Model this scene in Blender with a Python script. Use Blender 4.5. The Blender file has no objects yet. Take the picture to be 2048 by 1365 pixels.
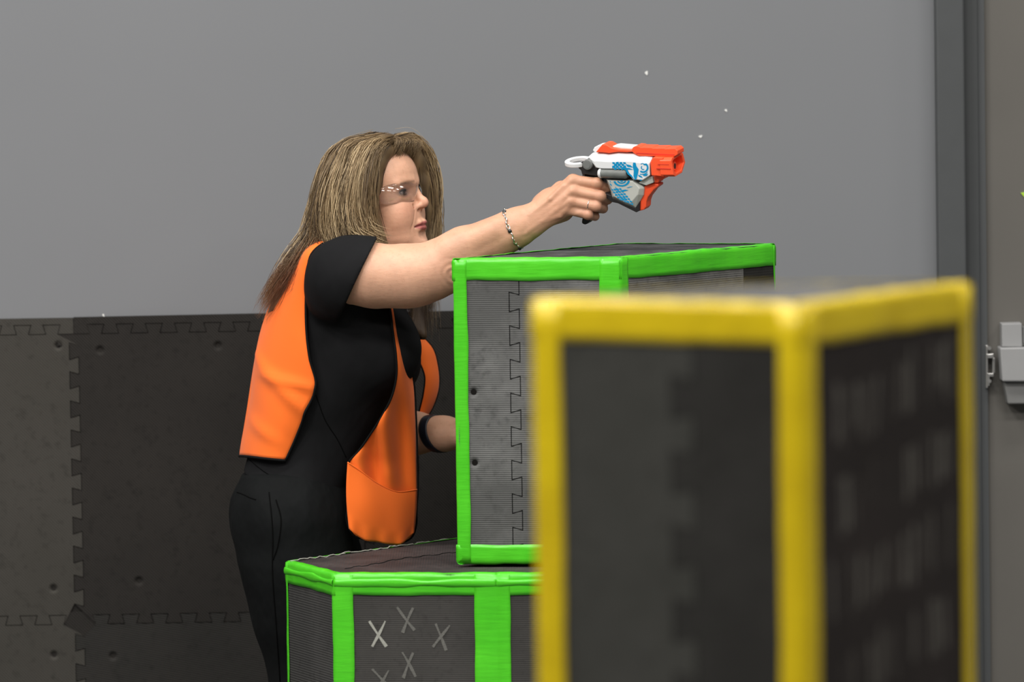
import bpy, bmesh, math, random
import numpy as np
from mathutils import Vector, Matrix

random.seed(7)
rng = np.random.default_rng(11)
scene = bpy.context.scene
COL = scene.collection

# ------------------------------------------------------------------ camera
FPX = 11000.0                       # focal length in pixels of a 2048 px wide frame
CAMPOS = np.array([0.0, 0.0, 1.80])
PITCH = math.atan((682.5 + 50) / FPX)
ROLL = math.radians(0.9)
_f = np.array([0, math.cos(PITCH), -math.sin(PITCH)])
_r0 = np.array([1.0, 0, 0]); _u0 = np.array([0, math.sin(PITCH), math.cos(PITCH)])
_R = _r0 * math.cos(ROLL) - _u0 * math.sin(ROLL)
_U = _u0 * math.cos(ROLL) + _r0 * math.sin(ROLL)
FOCUS = 10.72
cam_d = bpy.data.cameras.new('camera')
cam = bpy.data.objects.new('camera', cam_d); COL.objects.link(cam)
cam_d.sensor_width = 36.0; cam_d.lens = FPX * 36.0 / 2048.0
cam_d.clip_start = 0.1; cam_d.clip_end = 100
cam_d.dof.use_dof = True; cam_d.dof.focus_distance = FOCUS; cam_d.dof.aperture_fstop = 3.4
_m = Matrix(((_R[0], _U[0], -_f[0], CAMPOS[0]), (_R[1], _U[1], -_f[1], CAMPOS[1]),
             (_R[2], _U[2], -_f[2], CAMPOS[2]), (0, 0, 0, 1)))
cam.matrix_world = _m
scene.camera = cam

# ------------------------------------------------------------------ light
world = bpy.data.worlds.new('hall_ambient'); scene.world = world
world.use_nodes = True
_bg = world.node_tree.nodes['Background']
_bg.inputs[0].default_value = (1.0, 0.99, 0.98, 1); _bg.inputs[1].default_value = 0.14

def area_lamp(loc, sx, sy, power, target=None, color=(1, 0.975, 0.94)):
    ld = bpy.data.lights.new('ceiling_lamp', 'AREA'); ld.shape = 'RECTANGLE'
    ld.size = sx; ld.size_y = sy; ld.energy = power; ld.color = color
    lo = bpy.data.objects.new('ceiling_lamp', ld); COL.objects.link(lo)
    lo.location = loc
    if target is not None:
        lo.rotation_euler = (Vector(target) - Vector(loc)).to_track_quat('-Z', 'Y').to_euler()
    return lo

for lx, kx in ((-3.6, 1.25), (-1.2, 1.15), (1.2, 0.75), (3.6, 0.55)):
    for ly, pw in ((4.4, 95), (7.2, 100), (9.8, 62)):
        area_lamp((lx, ly, 4.6), 1.2, 0.6, pw * kx)

scene.view_settings.view_transform = 'Standard'
scene.view_settings.look = 'None'
scene.view_settings.exposure = 0.0
scene.view_settings.gamma = 1.0
scene.view_settings.use_curve_mapping = False

# ------------------------------------------------------------------ pixel -> place helpers
def ray(px, py):
    return _f + _R * ((px - 1024.0) / FPX) + _U * ((682.5 - py) / FPX)
def W(px, py, Y):
    d = ray(px, py); return CAMPOS + d * (Y / d[1])
def on_plane(px, py, o, n):
    d = ray(px, py); return CAMPOS + d * (np.dot(np.asarray(o) - CAMPOS, n) / np.dot(d, n))

# ------------------------------------------------------------------ materials
def new_mat(name):
    m = bpy.data.materials.new(name); m.use_nodes = True
    nt = m.node_tree
    return m, nt, nt.nodes['Principled BSDF']
def N(nt, kind, **kw):
    n = nt.nodes.new(kind)
    for k, v in kw.items(): setattr(n, k, v)
    return n
def mix_color(nt, fac, a, b):
    mx = N(nt, 'ShaderNodeMix', data_type='RGBA')
    if hasattr(fac, 'is_output') or hasattr(fac, 'links'): nt.links.new(fac, mx.inputs[0])
    else: mx.inputs[0].default_value = fac
    for i, v in ((6, a), (7, b)):
        if isinstance(v, tuple): mx.inputs[i].default_value = (*v[:3], 1)
        else: nt.links.new(v, mx.inputs[i])
    return mx.outputs[2]
def coords(nt, scale=(1, 1, 1), rot=(0, 0, 0), kind='Object'):
    tc = N(nt, 'ShaderNodeTexCoord'); mp = N(nt, 'ShaderNodeMapping')
    mp.inputs['Scale'].default_value = scale; mp.inputs['Rotation'].default_value = rot
    nt.links.new(tc.outputs[kind], mp.inputs[0]); return mp.outputs[0]
def noise(nt, vec, scale, detail=4, rough=0.55):
    n = N(nt, 'ShaderNodeTexNoise'); n.inputs['Scale'].default_value = scale
    n.inputs['Detail'].default_value = detail; n.inputs['Roughness'].default_value = rough
    if vec is not None: nt.links.new(vec, n.inputs['Vector'])
    return n.outputs[0]
def ramp(nt, v, lo, hi):
    r = N(nt, 'ShaderNodeMapRange'); r.inputs[1].default_value = lo; r.inputs[2].default_value = hi
    r.clamp = True; nt.links.new(v, r.inputs[0]); return r.outputs[0]
def bump(nt, bsdf, h, strength, dist=0.002, prev=None):
    b = N(nt, 'ShaderNodeBump'); b.inputs['Strength'].default_value = strength
    b.inputs['Distance'].default_value = dist; nt.links.new(h, b.inputs['Height'])
    if prev is not None: nt.links.new(prev, b.inputs['Normal'])
    nt.links.new(b.outputs[0], bsdf.inputs['Normal']); return b.outputs[0]

def plain(name, col, rough=0.5, spec=0.5, metal=0.0, var=0.12, vscale=25, bscale=0, bstr=0.2):
    m, nt, b = new_mat(name)
    v = coords(nt)
    n = noise(nt, v, vscale)
    dark = tuple(c * (1 - var) for c in col); lite = tuple(min(1, c * (1 + var)) for c in col)
    nt.links.new(mix_color(nt, n, dark, lite), b.inputs['Base Color'])
    b.inputs['Roughness'].default_value = rough
    b.inputs['Specular IOR Level'].default_value = spec
    b.inputs['Metallic'].default_value = metal
    if bscale: bump(nt, b, noise(nt, v, bscale), bstr, 0.001)
    return m

def foam(name, col, wear, direction, rib=0.0042, rough=0.8, wscale=7.0, wamt=1.0, bstr=0.5, spec=0.14):
    """EVA foam: fine ribs as relief, scuffed patches in the colour."""
    m, nt, b = new_mat(name)
    v = coords(nt)
    n1 = noise(nt, v, wscale, 6, 0.65); n2 = noise(nt, v, 60, 3)
    f = ramp(nt, n1, 0.42, 0.75)
    mm = N(nt, 'ShaderNodeMath', operation='MULTIPLY'); nt.links.new(f, mm.inputs[0]); mm.inputs[1].default_value = wamt
    c = mix_color(nt, mm.outputs[0], col, wear)
    dk = tuple(x * 0.75 for x in col)
    c = mix_color(nt, ramp(nt, n2, 0.55, 0.8), c, dk)
    nt.links.new(c, b.inputs['Base Color'])
    b.inputs['Roughness'].default_value = rough; b.inputs['Specular IOR Level'].default_value = spec
    dt = N(nt, 'ShaderNodeVectorMath', operation='DOT_PRODUCT')
    nt.links.new(v, dt.inputs[0]); dt.inputs[1].default_value = direction
    s = N(nt, 'ShaderNodeMath', operation='MULTIPLY'); nt.links.new(dt.outputs['Value'], s.inputs[0])
    s.inputs[1].default_value = 2 * math.pi / rib
    sn = N(nt, 'ShaderNodeMath', operation='SINE'); nt.links.new(s.outputs[0], sn.inputs[0])
    p = bump(nt, b, sn.outputs[0], bstr, 0.0006)
    bump(nt, b, n1, 0.25, 0.01, p)
    return m

def tape_mat(name, col, dark, rough=0.32):
    m, nt, b = new_mat(name)
    v = coords(nt)
    n = noise(nt, v, 9, 5); n2 = noise(nt, coords(nt, (1, 1, 9)), 14, 4)
    c = mix_color(nt, ramp(nt, n, 0.35, 0.7), dark, col)
    nt.links.new(c, b.inputs['Base Color'])
    b.inputs['Roughness'].default_value = rough; b.inputs['Specular IOR Level'].default_value = 0.45
    p = bump(nt, b, n2, 0.22, 0.004)
    return m

def cloth_mat(name, col, var, rough=0.8, bstr=0.25, sheen=0.0, wrinkle=0.3, wscale=11):
    m, nt, b = new_mat(name)
    v = coords(nt)
    n = noise(nt, v, 14, 5)
    nt.links.new(mix_color(nt, n, tuple(c * (1 - var) for c in col), tuple(min(1, c * (1 + var)) for c in col)), b.inputs['Base Color'])
    b.inputs['Roughness'].default_value = rough; b.inputs['Specular IOR Level'].default_value = 0.12
    b.inputs['Sheen Weight'].default_value = sheen
    w = noise(nt, coords(nt, (1, 1, 0.55), (0.3, 0.5, 0)), wscale, 3, 0.5)
    p = bump(nt, b, w, wrinkle, 0.03)
    bump(nt, b, noise(nt, v, 700, 2), bstr, 0.0005, p)
    return m

# ------------------------------------------------------------------ mesh helpers
def link(name, mesh, mat=None, parent=None, smooth=False):
    o = bpy.data.objects.new(name, mesh); COL.objects.link(o)
    if mat is not None and not mesh.materials: mesh.materials.append(mat)
    if smooth: mesh.polygons.foreach_set('use_smooth', np.ones(len(mesh.polygons), dtype=bool))
    if parent is not None: o.parent = parent
    return o
def mesh_np(name, V, F):
    me = bpy.data.meshes.new(name)
    V = np.asarray(V, dtype=np.float32)
    if isinstance(F, np.ndarray):
        k = F.shape[1]
        me.vertices.add(len(V)); me.vertices.foreach_set('co', V.ravel())
        me.loops.add(F.size); me.loops.foreach_set('vertex_index', F.ravel().astype(np.int32))
        me.polygons.add(len(F)); me.polygons.foreach_set('loop_start', np.arange(0, F.size, k, dtype=np.int32))
        me.update(calc_edges=True); me.validate()
    else:
        me.from_pydata([tuple(map(float, v)) for v in V], [], F); me.update()
    return me
def recalc(me):
    bm = bmesh.new(); bm.from_mesh(me); bmesh.ops.recalc_face_normals(bm, faces=bm.faces); bm.to_mesh(me); bm.free()
def tag(o, label, cat=None, group=None, kind=None):
    o['label'] = label
    if cat: o['category'] = cat
    if group: o['group'] = group
    if kind: o['kind'] = kind
    return o
def thing(name, loc, label, cat, group=None):
    o = bpy.data.objects.new(name, None); COL.objects.link(o); o.location = loc
    o.empty_display_size = 0.1
    tag(o, label, cat, group); return o
def adopt(child, parent):
    """parent while keeping world-space mesh coordinates"""
    child.parent = parent
    child.matrix_parent_inverse = Matrix.Translation(parent.location).inverted() if parent.parent is None and parent.type == 'EMPTY' else Matrix.Identity(4)
    return child
def shade_smooth(o):
    o.data.polygons.foreach_set('use_smooth', np.ones(len(o.data.polygons), dtype=bool))
def bevel(o, w, seg=2, angle=0.6):
    b = o.modifiers.new('bevel', 'BEVEL'); b.width = w; b.segments = seg; b.limit_method = 'ANGLE'; b.angle_limit = angle
    return o
def box(name, lo, hi, mat, parent=None, bev=0.0):
    (x0, y0, z0), (x1, y1, z1) = lo, hi
    V = [(x0, y0, z0), (x1, y0, z0), (x1, y1, z0), (x0, y1, z0), (x0, y0, z1), (x1, y0, z1), (x1, y1, z1), (x0, y1, z1)]
    Fc = [(0, 3, 2, 1), (4, 5, 6, 7), (0, 1, 5, 4), (1, 2, 6, 5), (2, 3, 7, 6), (3, 0, 4, 7)]
    o = link(name, mesh_np(name, V, Fc), mat)
    if parent is not None: adopt(o, parent)
    if bev: bevel(o, bev)
    return o
def prism(name, ring0, ring1, mat, parent=None, bev=0.0, seg=2):
    """two rings of 3-D points with the same count, closed with n-gon caps"""
    n = len(ring0); V = list(ring0) + list(ring1)
    Fc = [tuple(range(n))[::-1], tuple(range(n, 2 * n))] + [(i, (i + 1) % n, n + (i + 1) % n, n + i) for i in range(n)]
    me = mesh_np(name, V, Fc); recalc(me)
    o = link(name, me, mat)
    if parent is not None: adopt(o, parent)
    if bev: bevel(o, bev, seg)
    return o
def tube(pts, rad, sides=8, closed=False):
    """returns V,F of a tube along pts (rad scalar or list)"""
    P = np.asarray(pts, dtype=float); n = len(P)
    rad = np.full(n, rad) if np.isscalar(rad) else np.asarray(rad)
    T = np.gradient(P, axis=0)
    if closed: T = np.roll(P, -1, 0) - np.roll(P, 1, 0)
    T /= np.linalg.norm(T, axis=1)[:, None] + 1e-12
    up = np.array([0.13, 0.21, 0.97]); a = np.cross(T[0], up); a /= np.linalg.norm(a)
    V = []
    for i in range(n):
        a = a - T[i] * np.dot(a, T[i]); a /= np.linalg.norm(a); b = np.cross(T[i], a)
        for s in range(sides):
            t = 2 * math.pi * s / sides
            V.append(P[i] + rad[i] * (a * math.cos(t) + b * math.sin(t)))
    Fc = []
    m = n if closed else n - 1
    for i in range(m):
        j = (i + 1) % n
        for s in range(sides):
            s2 = (s + 1) % sides
            Fc.append((i * sides + s, i * sides + s2, j * sides + s2, j * sides + s))
    if not closed:
        Fc.append(tuple(range(sides))[::-1]); Fc.append(tuple(range((n - 1) * sides, n * sides)))
    return V, Fc
def tube_obj(name, pts, rad, mat, parent=None, sides=8, closed=False):
    V, Fc = tube(pts, rad, sides, closed)
    o = link(name, mesh_np(name, V, Fc), mat, smooth=True)
    if parent is not None: adopt(o, parent)
    return o
def smooth_line(pts, n):
    """Catmull-Rom resample"""
    P = np.asarray(pts, dtype=float)
    Q = np.vstack([2 * P[0] - P[1], P, 2 * P[-1] - P[-2]])
    seg = len(P) - 1; out = []
    for t in np.linspace(0, seg - 1e-9, n):
        i = int(t); u = t - i
        p0, p1, p2, p3 = Q[i], Q[i + 1], Q[i + 2], Q[i + 3]
        out.append(0.5 * (2 * p1 + (p2 - p0) * u + (2 * p0 - 5 * p1 + 4 * p2 - p3) * u * u + (3 * p1 - p0 - 3 * p2 + p3) * u ** 3))
    return np.array(out)
_ph = rng.uniform(0, 6.28, (24,)); _fr = rng.normal(0, 1, (24, 3))
def wob(P, freq):
    """cheap smooth pseudo-noise in [-1,1] at points P (n,3)"""
    P = np.asarray(P); out = np.zeros(P.shape[:-1])
    for i in range(10):
        out = out + np.sin(P @ (_fr[i] * freq) + _ph[i])
    return out / 4.5

# ------------------------------------------------------------------ signed-distance sculpting
def smin(a, b, k):
    if k <= 0: return np.minimum(a, b)
    h = np.maximum(k - np.abs(a - b), 0) / k
    return np.minimum(a, b) - h * h * (k / 4)
def smax(a, b, k): return -smin(-a, -b, k)
class Sculpt:
    def __init__(s, lo, hi, h):
        s.lo = np.asarray(lo, dtype=float); s.h = h
        s.n = np.ceil((np.asarray(hi) - s.lo) / h).astype(int) + 1
        s.ax = [(s.lo[i] + np.arange(s.n[i]) * h).astype(np.float32) for i in range(3)]
        s.F = np.full(tuple(s.n), 0.5, dtype=np.float32)
    def region(s, lo, hi):
        sl = []
        for i in range(3):
            a = int(max(0, math.floor((lo[i] - s.lo[i]) / s.h))); b = int(min(s.n[i], math.ceil((hi[i] - s.lo[i]) / s.h) + 1))
            if b <= a: return None
            sl.append(slice(a, b))
        return tuple(sl)
    def apply(s, fn, lo, hi, k, op):
        m = k + 4 * s.h
        sl = s.region(np.asarray(lo) - m, np.asarray(hi) + m)
        if sl is None: return
        X = s.ax[0][sl[0]][:, None, None]; Y = s.ax[1][sl[1]][None, :, None]; Z = s.ax[2][sl[2]][None, None, :]
        d = fn(X, Y, Z).astype(np.float32)
        s.F[sl] = smin(s.F[sl], d, k) if op == 'u' else smax(s.F[sl], -d, k) if op == 's' else smax(s.F[sl], d, k)
    # primitives ------------------------------------------------
    def cone(s, a, b, ra, rb, k=0.01, op='u', ey=1.0):
        """round cone; ey flattens it along world Y"""
        a = np.asarray(a, dtype=float); b = np.asarray(b, dtype=float); ab = b - a; sc = np.array([1, 1 / ey, 1])
        ab2 = ab * sc; L = max(np.dot(ab2, ab2), 1e-9)
        def fn(X, Y, Z):
            x = X - a[0]; y = (Y - a[1]) / ey; z = Z - a[2]
            t = np.clip((x * ab2[0] + y * ab2[1] + z * ab2[2]) / L, 0, 1)
            d = np.sqrt((x - t * ab2[0]) ** 2 + (y - t * ab2[1]) ** 2 + (z - t * ab2[2]) ** 2)
            return d - (ra + (rb - ra) * t)
        r = max(ra, rb)
        s.apply(fn, np.minimum(a, b) - r, np.maximum(a, b) + r, k, op)
    def ball(s, c, r, k=0.01, op='u'): s.cone(c, c + np.array([1e-5, 0, 0]), r, r, k, op)
    def chain(s, pts, rads, k=0.01, op='u', ey=1.0):
        for i in range(len(pts) - 1): s.cone(pts[i], pts[i + 1], rads[i], rads[i + 1], k, op, ey)
    def ell(s, c, rad, M=None, k=0.01, op='u'):
        """ellipsoid; M rows = local axes in world"""
        M = np.eye(3) if M is None else M; rad = np.asarray(rad, dtype=float)
        def fn(X, Y, Z):
            x = X - c[0]; y = Y - c[1]; z = Z - c[2]
            q = [(M[i, 0] * x + M[i, 1] * y + M[i, 2] * z) for i in range(3)]
            k0 = np.sqrt(sum((q[i] / rad[i]) ** 2 for i in range(3))); k1 = np.sqrt(sum((q[i] / rad[i] ** 2) ** 2 for i in range(3)))
            return k0 * (k0 - 1) / np.maximum(k1, 1e-6)
        e = np.sqrt(((M * rad[:, None]) ** 2).sum(0))
        s.apply(fn, np.asarray(c) - e, np.asarray(c) + e, k, op)
    def plane(s, o, n, k=0.002, lo=None, hi=None):
        """keep the side the normal points away from"""
        lo = s.lo if lo is None else lo; hi = s.lo + s.n * s.h if hi is None else hi
        s.apply(lambda X, Y, Z: (X - o[0]) * n[0] + (Y - o[1]) * n[1] + (Z - o[2]) * n[2], lo, hi, k, 'i')
    def loft(s, secs, k=0.02, power=2.3):
        """secs: list of (z, cx, cy, a, b) from high z to low z: an upright body of elliptic sections"""
        S = np.array(sorted(secs)); z0, z1 = S[0, 0], S[-1, 0]
        def fn(X, Y, Z):
            zz = np.clip(Z, z0, z1).ravel()
            def I(col):
                P = smooth_interp(S[:, 0], S[:, col], zz); return P.reshape(Z.shape)
            cx, cy, a, b = (I(i) for i in (1, 2, 3, 4))
            q = (np.abs((X - cx) / a) ** power + np.abs((Y - cy) / b) ** power) ** (1 / power)
            d = (q - 1) * np.minimum(a, b)
            dz = np.maximum(Z - z1, z0 - Z)
            return np.where(dz > 0, np.sqrt(np.maximum(d, 0) ** 2 + dz ** 2) , np.maximum(d, dz))
        r = max(S[:, 3].max(), S[:, 4].max())
        s.apply(fn, (S[:, 1].min() - r, S[:, 2].min() - r, z0 - .02), (S[:, 1].max() + r, S[:, 2].max() + r, z1 + .02), k, 'u')
    def mesh(s):
        F = s.F; ins = F < 0; nx, ny, nz = F.shape
        cnt = np.zeros((nx - 1, ny - 1, nz - 1), dtype=np.int8)
        for a in (0, 1):
            for b in (0, 1):
                for c in (0, 1): cnt += ins[a:nx - 1 + a, b:ny - 1 + b, c:nz - 1 + c]
        act = (cnt > 0) & (cnt < 8); idx = np.argwhere(act)
        corner = [(a, b, c) for a in (0, 1) for b in (0, 1) for c in (0, 1)]
        vals = {c: F[idx[:, 0] + c[0], idx[:, 1] + c[1], idx[:, 2] + c[2]] for c in corner}
        acc = np.zeros((len(idx), 3)); num = np.zeros(len(idx))
        for c in corner:
            for ax in range(3):
                if c[ax]: continue
                e = list(c); e[ax] = 1; e = tuple(e)
                fa, fb = vals[c], vals[e]; m = (fa < 0) != (fb < 0)
                t = fa[m] / (fa[m] - fb[m]); p = np.tile(np.array(c, dtype=float), (m.sum(), 1)); p[:, ax] += t
                acc[m] += p; num[m] += 1
        V = s.lo + (idx + acc / num[:, None]) * s.h
        vid = np.full(act.shape, -1, dtype=np.int32); vid[act] = np.arange(len(idx), dtype=np.int32)
        Fs = []
        A = ins
        for ax in range(3):
            sl0 = [slice(None)] * 3; sl1 = [slice(None)] * 3
            sl0[ax] = slice(0, -1); sl1[ax] = slice(1, None)
            df = A[tuple(sl0)] != A[tuple(sl1)]
            ii = np.argwhere(df); u, v = [(1, 2), (2, 0), (0, 1)][ax]
            ok = (ii[:, u] > 0) & (ii[:, v] > 0) & (ii[:, u] < F.shape[u] - 1) & (ii[:, v] < F.shape[v] - 1); ii = ii[ok]
            def g(du, dv):
                j = ii.copy(); j[:, u] -= du; j[:, v] -= dv; return vid[j[:, 0], j[:, 1], j[:, 2]]
            q = np.stack([g(1, 1), g(0, 1), g(0, 0), g(1, 0)], 1)
            flip = ~A[ii[:, 0], ii[:, 1], ii[:, 2]]
            q[flip] = q[flip][:, ::-1]; Fs.append(q)
        return V, np.vstack(Fs)
def smooth_interp(x, y, xq):
    """monotone-ish cubic (Catmull) interpolation"""
    x = np.asarray(x, float); y = np.asarray(y, float)
    m = np.gradient(y, x); i = np.clip(np.searchsorted(x, xq) - 1, 0, len(x) - 2)
    h = x[i + 1] - x[i]; t = (xq - x[i]) / h
    return ((2 * t ** 3 - 3 * t ** 2 + 1) * y[i] + (t ** 3 - 2 * t ** 2 + t) * h * m[i] + (-2 * t ** 3 + 3 * t ** 2) * y[i + 1] + (t ** 3 - t ** 2) * h * m[i + 1])
def relax(V, Fq, it=2, lam=0.5):
    V = V.copy()
    e = np.vstack([Fq[:, [0, 1]], Fq[:, [1, 2]], Fq[:, [2, 3]], Fq[:, [3, 0]]])
    n = np.bincount(e[:, 0], minlength=len(V)) + np.bincount(e[:, 1], minlength=len(V))
    for _ in range(it):
        acc = np.stack([np.bincount(e[:, 0], V[e[:, 1], c], len(V)) + np.bincount(e[:, 1], V[e[:, 0], c], len(V)) for c in range(3)], 1)
        V += lam * (acc / np.maximum(n, 1)[:, None] - V)
    return V

# ================================================================== THE SETTING
YW = 11.47
m_wall = plain('painted_drywall', (0.190, 0.196, 0.206), 0.75, 0.3, var=0.03, vscale=3, bscale=260, bstr=0.06)
m_floor = plain('dark_floor', (0.10, 0.10, 0.10), 0.6, 0.4, var=0.2, vscale=8)
m_steel = plain('grey_door_frame', (0.066, 0.070, 0.072), 0.5, 0.4, var=0.06)
m_steel2 = plain('grey_door_frame_stop', (0.052, 0.055, 0.056), 0.55, 0.3, var=0.06)
m_door = plain('taupe_door', (0.115, 0.108, 0.096), 0.6, 0.4, var=0.08, vscale=5)
m_lightgrey = plain('grey_plastic', (0.30, 0.30, 0.30), 0.45, 0.4, var=0.05)
m_lightgrey2 = plain('grey_plastic_lower', (0.17, 0.17, 0.165), 0.5, 0.4, var=0.05)
m_metal = plain('zinc', (0.55, 0.54, 0.52), 0.3, 0.5, metal=0.9)
m_speck = plain('white_plaster', (0.75, 0.75, 0.72), 0.8)
m_lime = plain('lime_tape', (0.38, 0.62, 0.05), 0.5)

floor = box('floor', (-6, -2, -0.1), (6, YW + 0.3, 0.0), m_floor); tag(floor, 'dark hall floor', kind='structure')
xcol = W(1878, 400, YW)[0]
wall = box('wall_back', (-6, YW, 0), (xcol + 0.02, YW + 0.2, 5.2), m_wall); tag(wall, 'plain grey painted wall behind the woman', kind='structure')
for px, py, a, b_, rot in ((1293, 146, 3.1, 4.2, 0), (1452, 221, 2.2, 3.2, 0.7), (1401, 273, 4.0, 2.6, 0.2), (207, 631, 1.8, 3.4, 0.5)):
    c = W(px, py, YW); R_ = []
    for i in range(9):
        t = 2 * math.pi * i / 9; r = 1 + 0.25 * math.sin(3 * t + px)
        u, v = a * r * math.cos(t) / 1000, b_ * r * math.sin(t) / 1000
        R_.append(c + np.array([u * math.cos(rot) - v * math.sin(rot), 0, u * math.sin(rot) + v * math.cos(rot)]))
    o = prism('plaster_chip', [p + np.array([0, -0.0012, 0]) for p in R_], R_, m_speck); adopt(o, wall)

# door frame and door at the right
xa, xb, xc, xd = (W(p, 400, YW - 0.03)[0] for p in (1874, 1930, 1957, 1972))
frame = box('trim_1', (xa, YW - 0.055, 0), (xb, YW + 0.1, 5.2), m_steel, bev=0.004); tag(frame, 'dark grey steel door frame beside the wall', kind='structure')
o = box('frame_return', (xb, YW - 0.035, 0), (xc, YW + 0.1, 5.2), m_steel2); adopt(o, frame)
o = box('frame_stop', (xc, YW - 0.028, 0), (xd, YW + 0.1, 5.2), m_steel); adopt(o, frame)
door = box('door_1', (xd, YW - 0.018, 0.01), (xd + 1.0, YW + 0.03, 5.2), m_door); tag(door, 'taupe grey door at the right edge', kind='structure')

YD = YW - 0.018
def dpt(px, py, y=YD): return W(px, py, y)
latch = thing('exit_device', tuple(dpt(2010, 805)), 'light grey plastic exit device housing mounted on the door at the right edge', 'door hardware')
def block(name, poly, d0, d1, mat, parent, taper=0.0, bev=0.0015):
    P = [W(x, y, YD) for x, y in poly]; c = np.mean(P, 0)
    r0 = [c + (p - c) * (1 - taper) + np.array([0, -d1, 0]) for p in P]; r1 = [p + np.array([0, -d0, 0]) for p in P]
    return prism(name, r0, r1, mat, parent, bev)
block('upper_cover', [(1999, 645), (2040, 644), (2041, 692), (2000, 692)], 0, 0.045, m_lightgrey, latch, 0.02)
block('slotted_cap', [(2041, 652), (2080, 651), (2080, 690), (2041, 690)], 0, 0.035, m_lightgrey2, latch)
for k in range(3): block('slot', [(2044 + 9 * k, 656), (2048 + 9 * k, 656), (2048 + 9 * k, 684), (2044 + 9 * k, 684)], 0.03, 0.0365, m_lightgrey, latch, 0, 0.0005)
block('housing', [(1994, 692), (2100, 690), (2100, 760), (1999, 760)], 0, 0.06, m_lightgrey, latch, 0.015, 0.003)
block('lower_cover', [(2003, 759), (2100, 757), (2100, 805), (2011, 806)], 0, 0.045, m_lightgrey2, latch, 0.02, 0.003)
block('touch_bar', [(2100, 695), (2500, 690), (2500, 750), (2100, 754)], 0.0, 0.05, m_lightgrey, latch, 0.0, 0.003)
strike = thing('strike_plate', tuple(W(1977, 770, YD)), 'small zinc strike bracket on the door frame beside the grey housing', 'door hardware')
block('keeper', [(1972, 707), (1985, 706), (1985, 715), (1972, 715)], 0.0, 0.030, m_metal, strike, 0, 0.001)
block('keeper', [(1973, 745), (1985, 745), (1985, 752), (1977, 752), (1977, 770), (1973, 771)], 0.0, 0.028, m_metal, strike, 0, 0.001)
block('plate', [(1970, 690), (1974, 690), (1974, 775), (1970, 775)], 0.0, 0.022, m_metal, strike, 0, 0.0006)
block('bar', [(1983, 715), (1988, 715), (1988, 745), (1983, 745)], 0.0, 0.020, m_metal, strike, 0, 0.0006)
for y_ in (697, 763):
    c = W(1979, y_, YD - 0.03); Vv, Ff = tube([c, c + np.array([0, 0.03, 0])], 0.004, 10)
    adopt(link('screw', mesh_np('screw', Vv, Ff), m_metal, smooth=False), strike)
P = [W(x, y, YD) for x, y in ((2041, 386), (2055, 383), (2062, 392), (2060, 402), (2050, 396))]
tp = prism('tape_scrap', [p + np.array([0, -0.002, 0]) for p in P], P, m_lime)
tag(tp, 'scrap of lime green tape on the door at the right edge', 'tape')

# ------------------------------------------------------------------ foam tiles on the wall
def toothed(p0, p1, nrm, n_teeth, depth, flip=False, flare=0.0028):
    """dovetail line from p0 to p1 (2-D), alternating to +nrm and -nrm"""
    p0 = np.array(p0, float); p1 = np.array(p1, float); nrm = np.array(nrm, float)
    L = np.linalg.norm(p1 - p0); t = (p1 - p0) / L; w = L / (2 * n_teeth); pts = []
    for i in range(2 * n_teeth):
        s = 1 if (i % 2 == 0) != flip else -1
        a = i * w; b = (i + 1) * w
        # the end of a tooth is wider than its root
        pts.append(p0 + t * (a - (flare if i > 0 else 0) * 1.0) + nrm * s * depth / 2)
        pts.append(p0 + t * (b + (flare if i < 2 * n_teeth - 1 else 0) * 1.0) + nrm * s * depth / 2)
    return pts
def inset(P, d):
    P = np.asarray(P, float); keep = [i for i in range(len(P)) if np.linalg.norm(P[i] - P[i - 1]) > 1e-5]; P = P[keep]
    area = 0.5 * np.sum(P[:, 0] * np.roll(P[:, 1], -1) - np.roll(P[:, 0], -1) * P[:, 1]); sg = 1 if area > 0 else -1
    a = P - np.roll(P, 1, 0); b = np.roll(P, -1, 0) - P
    a /= np.linalg.norm(a, axis=1)[:, None]; b /= np.linalg.norm(b, axis=1)[:, None]
    na = sg * np.stack([-a[:, 1], a[:, 0]], 1); nb = sg * np.stack([-b[:, 1], b[:, 0]], 1)
    m = na + nb; L = np.maximum((m * na).sum(1), 0.35); return P + m / L[:, None] * d
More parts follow.
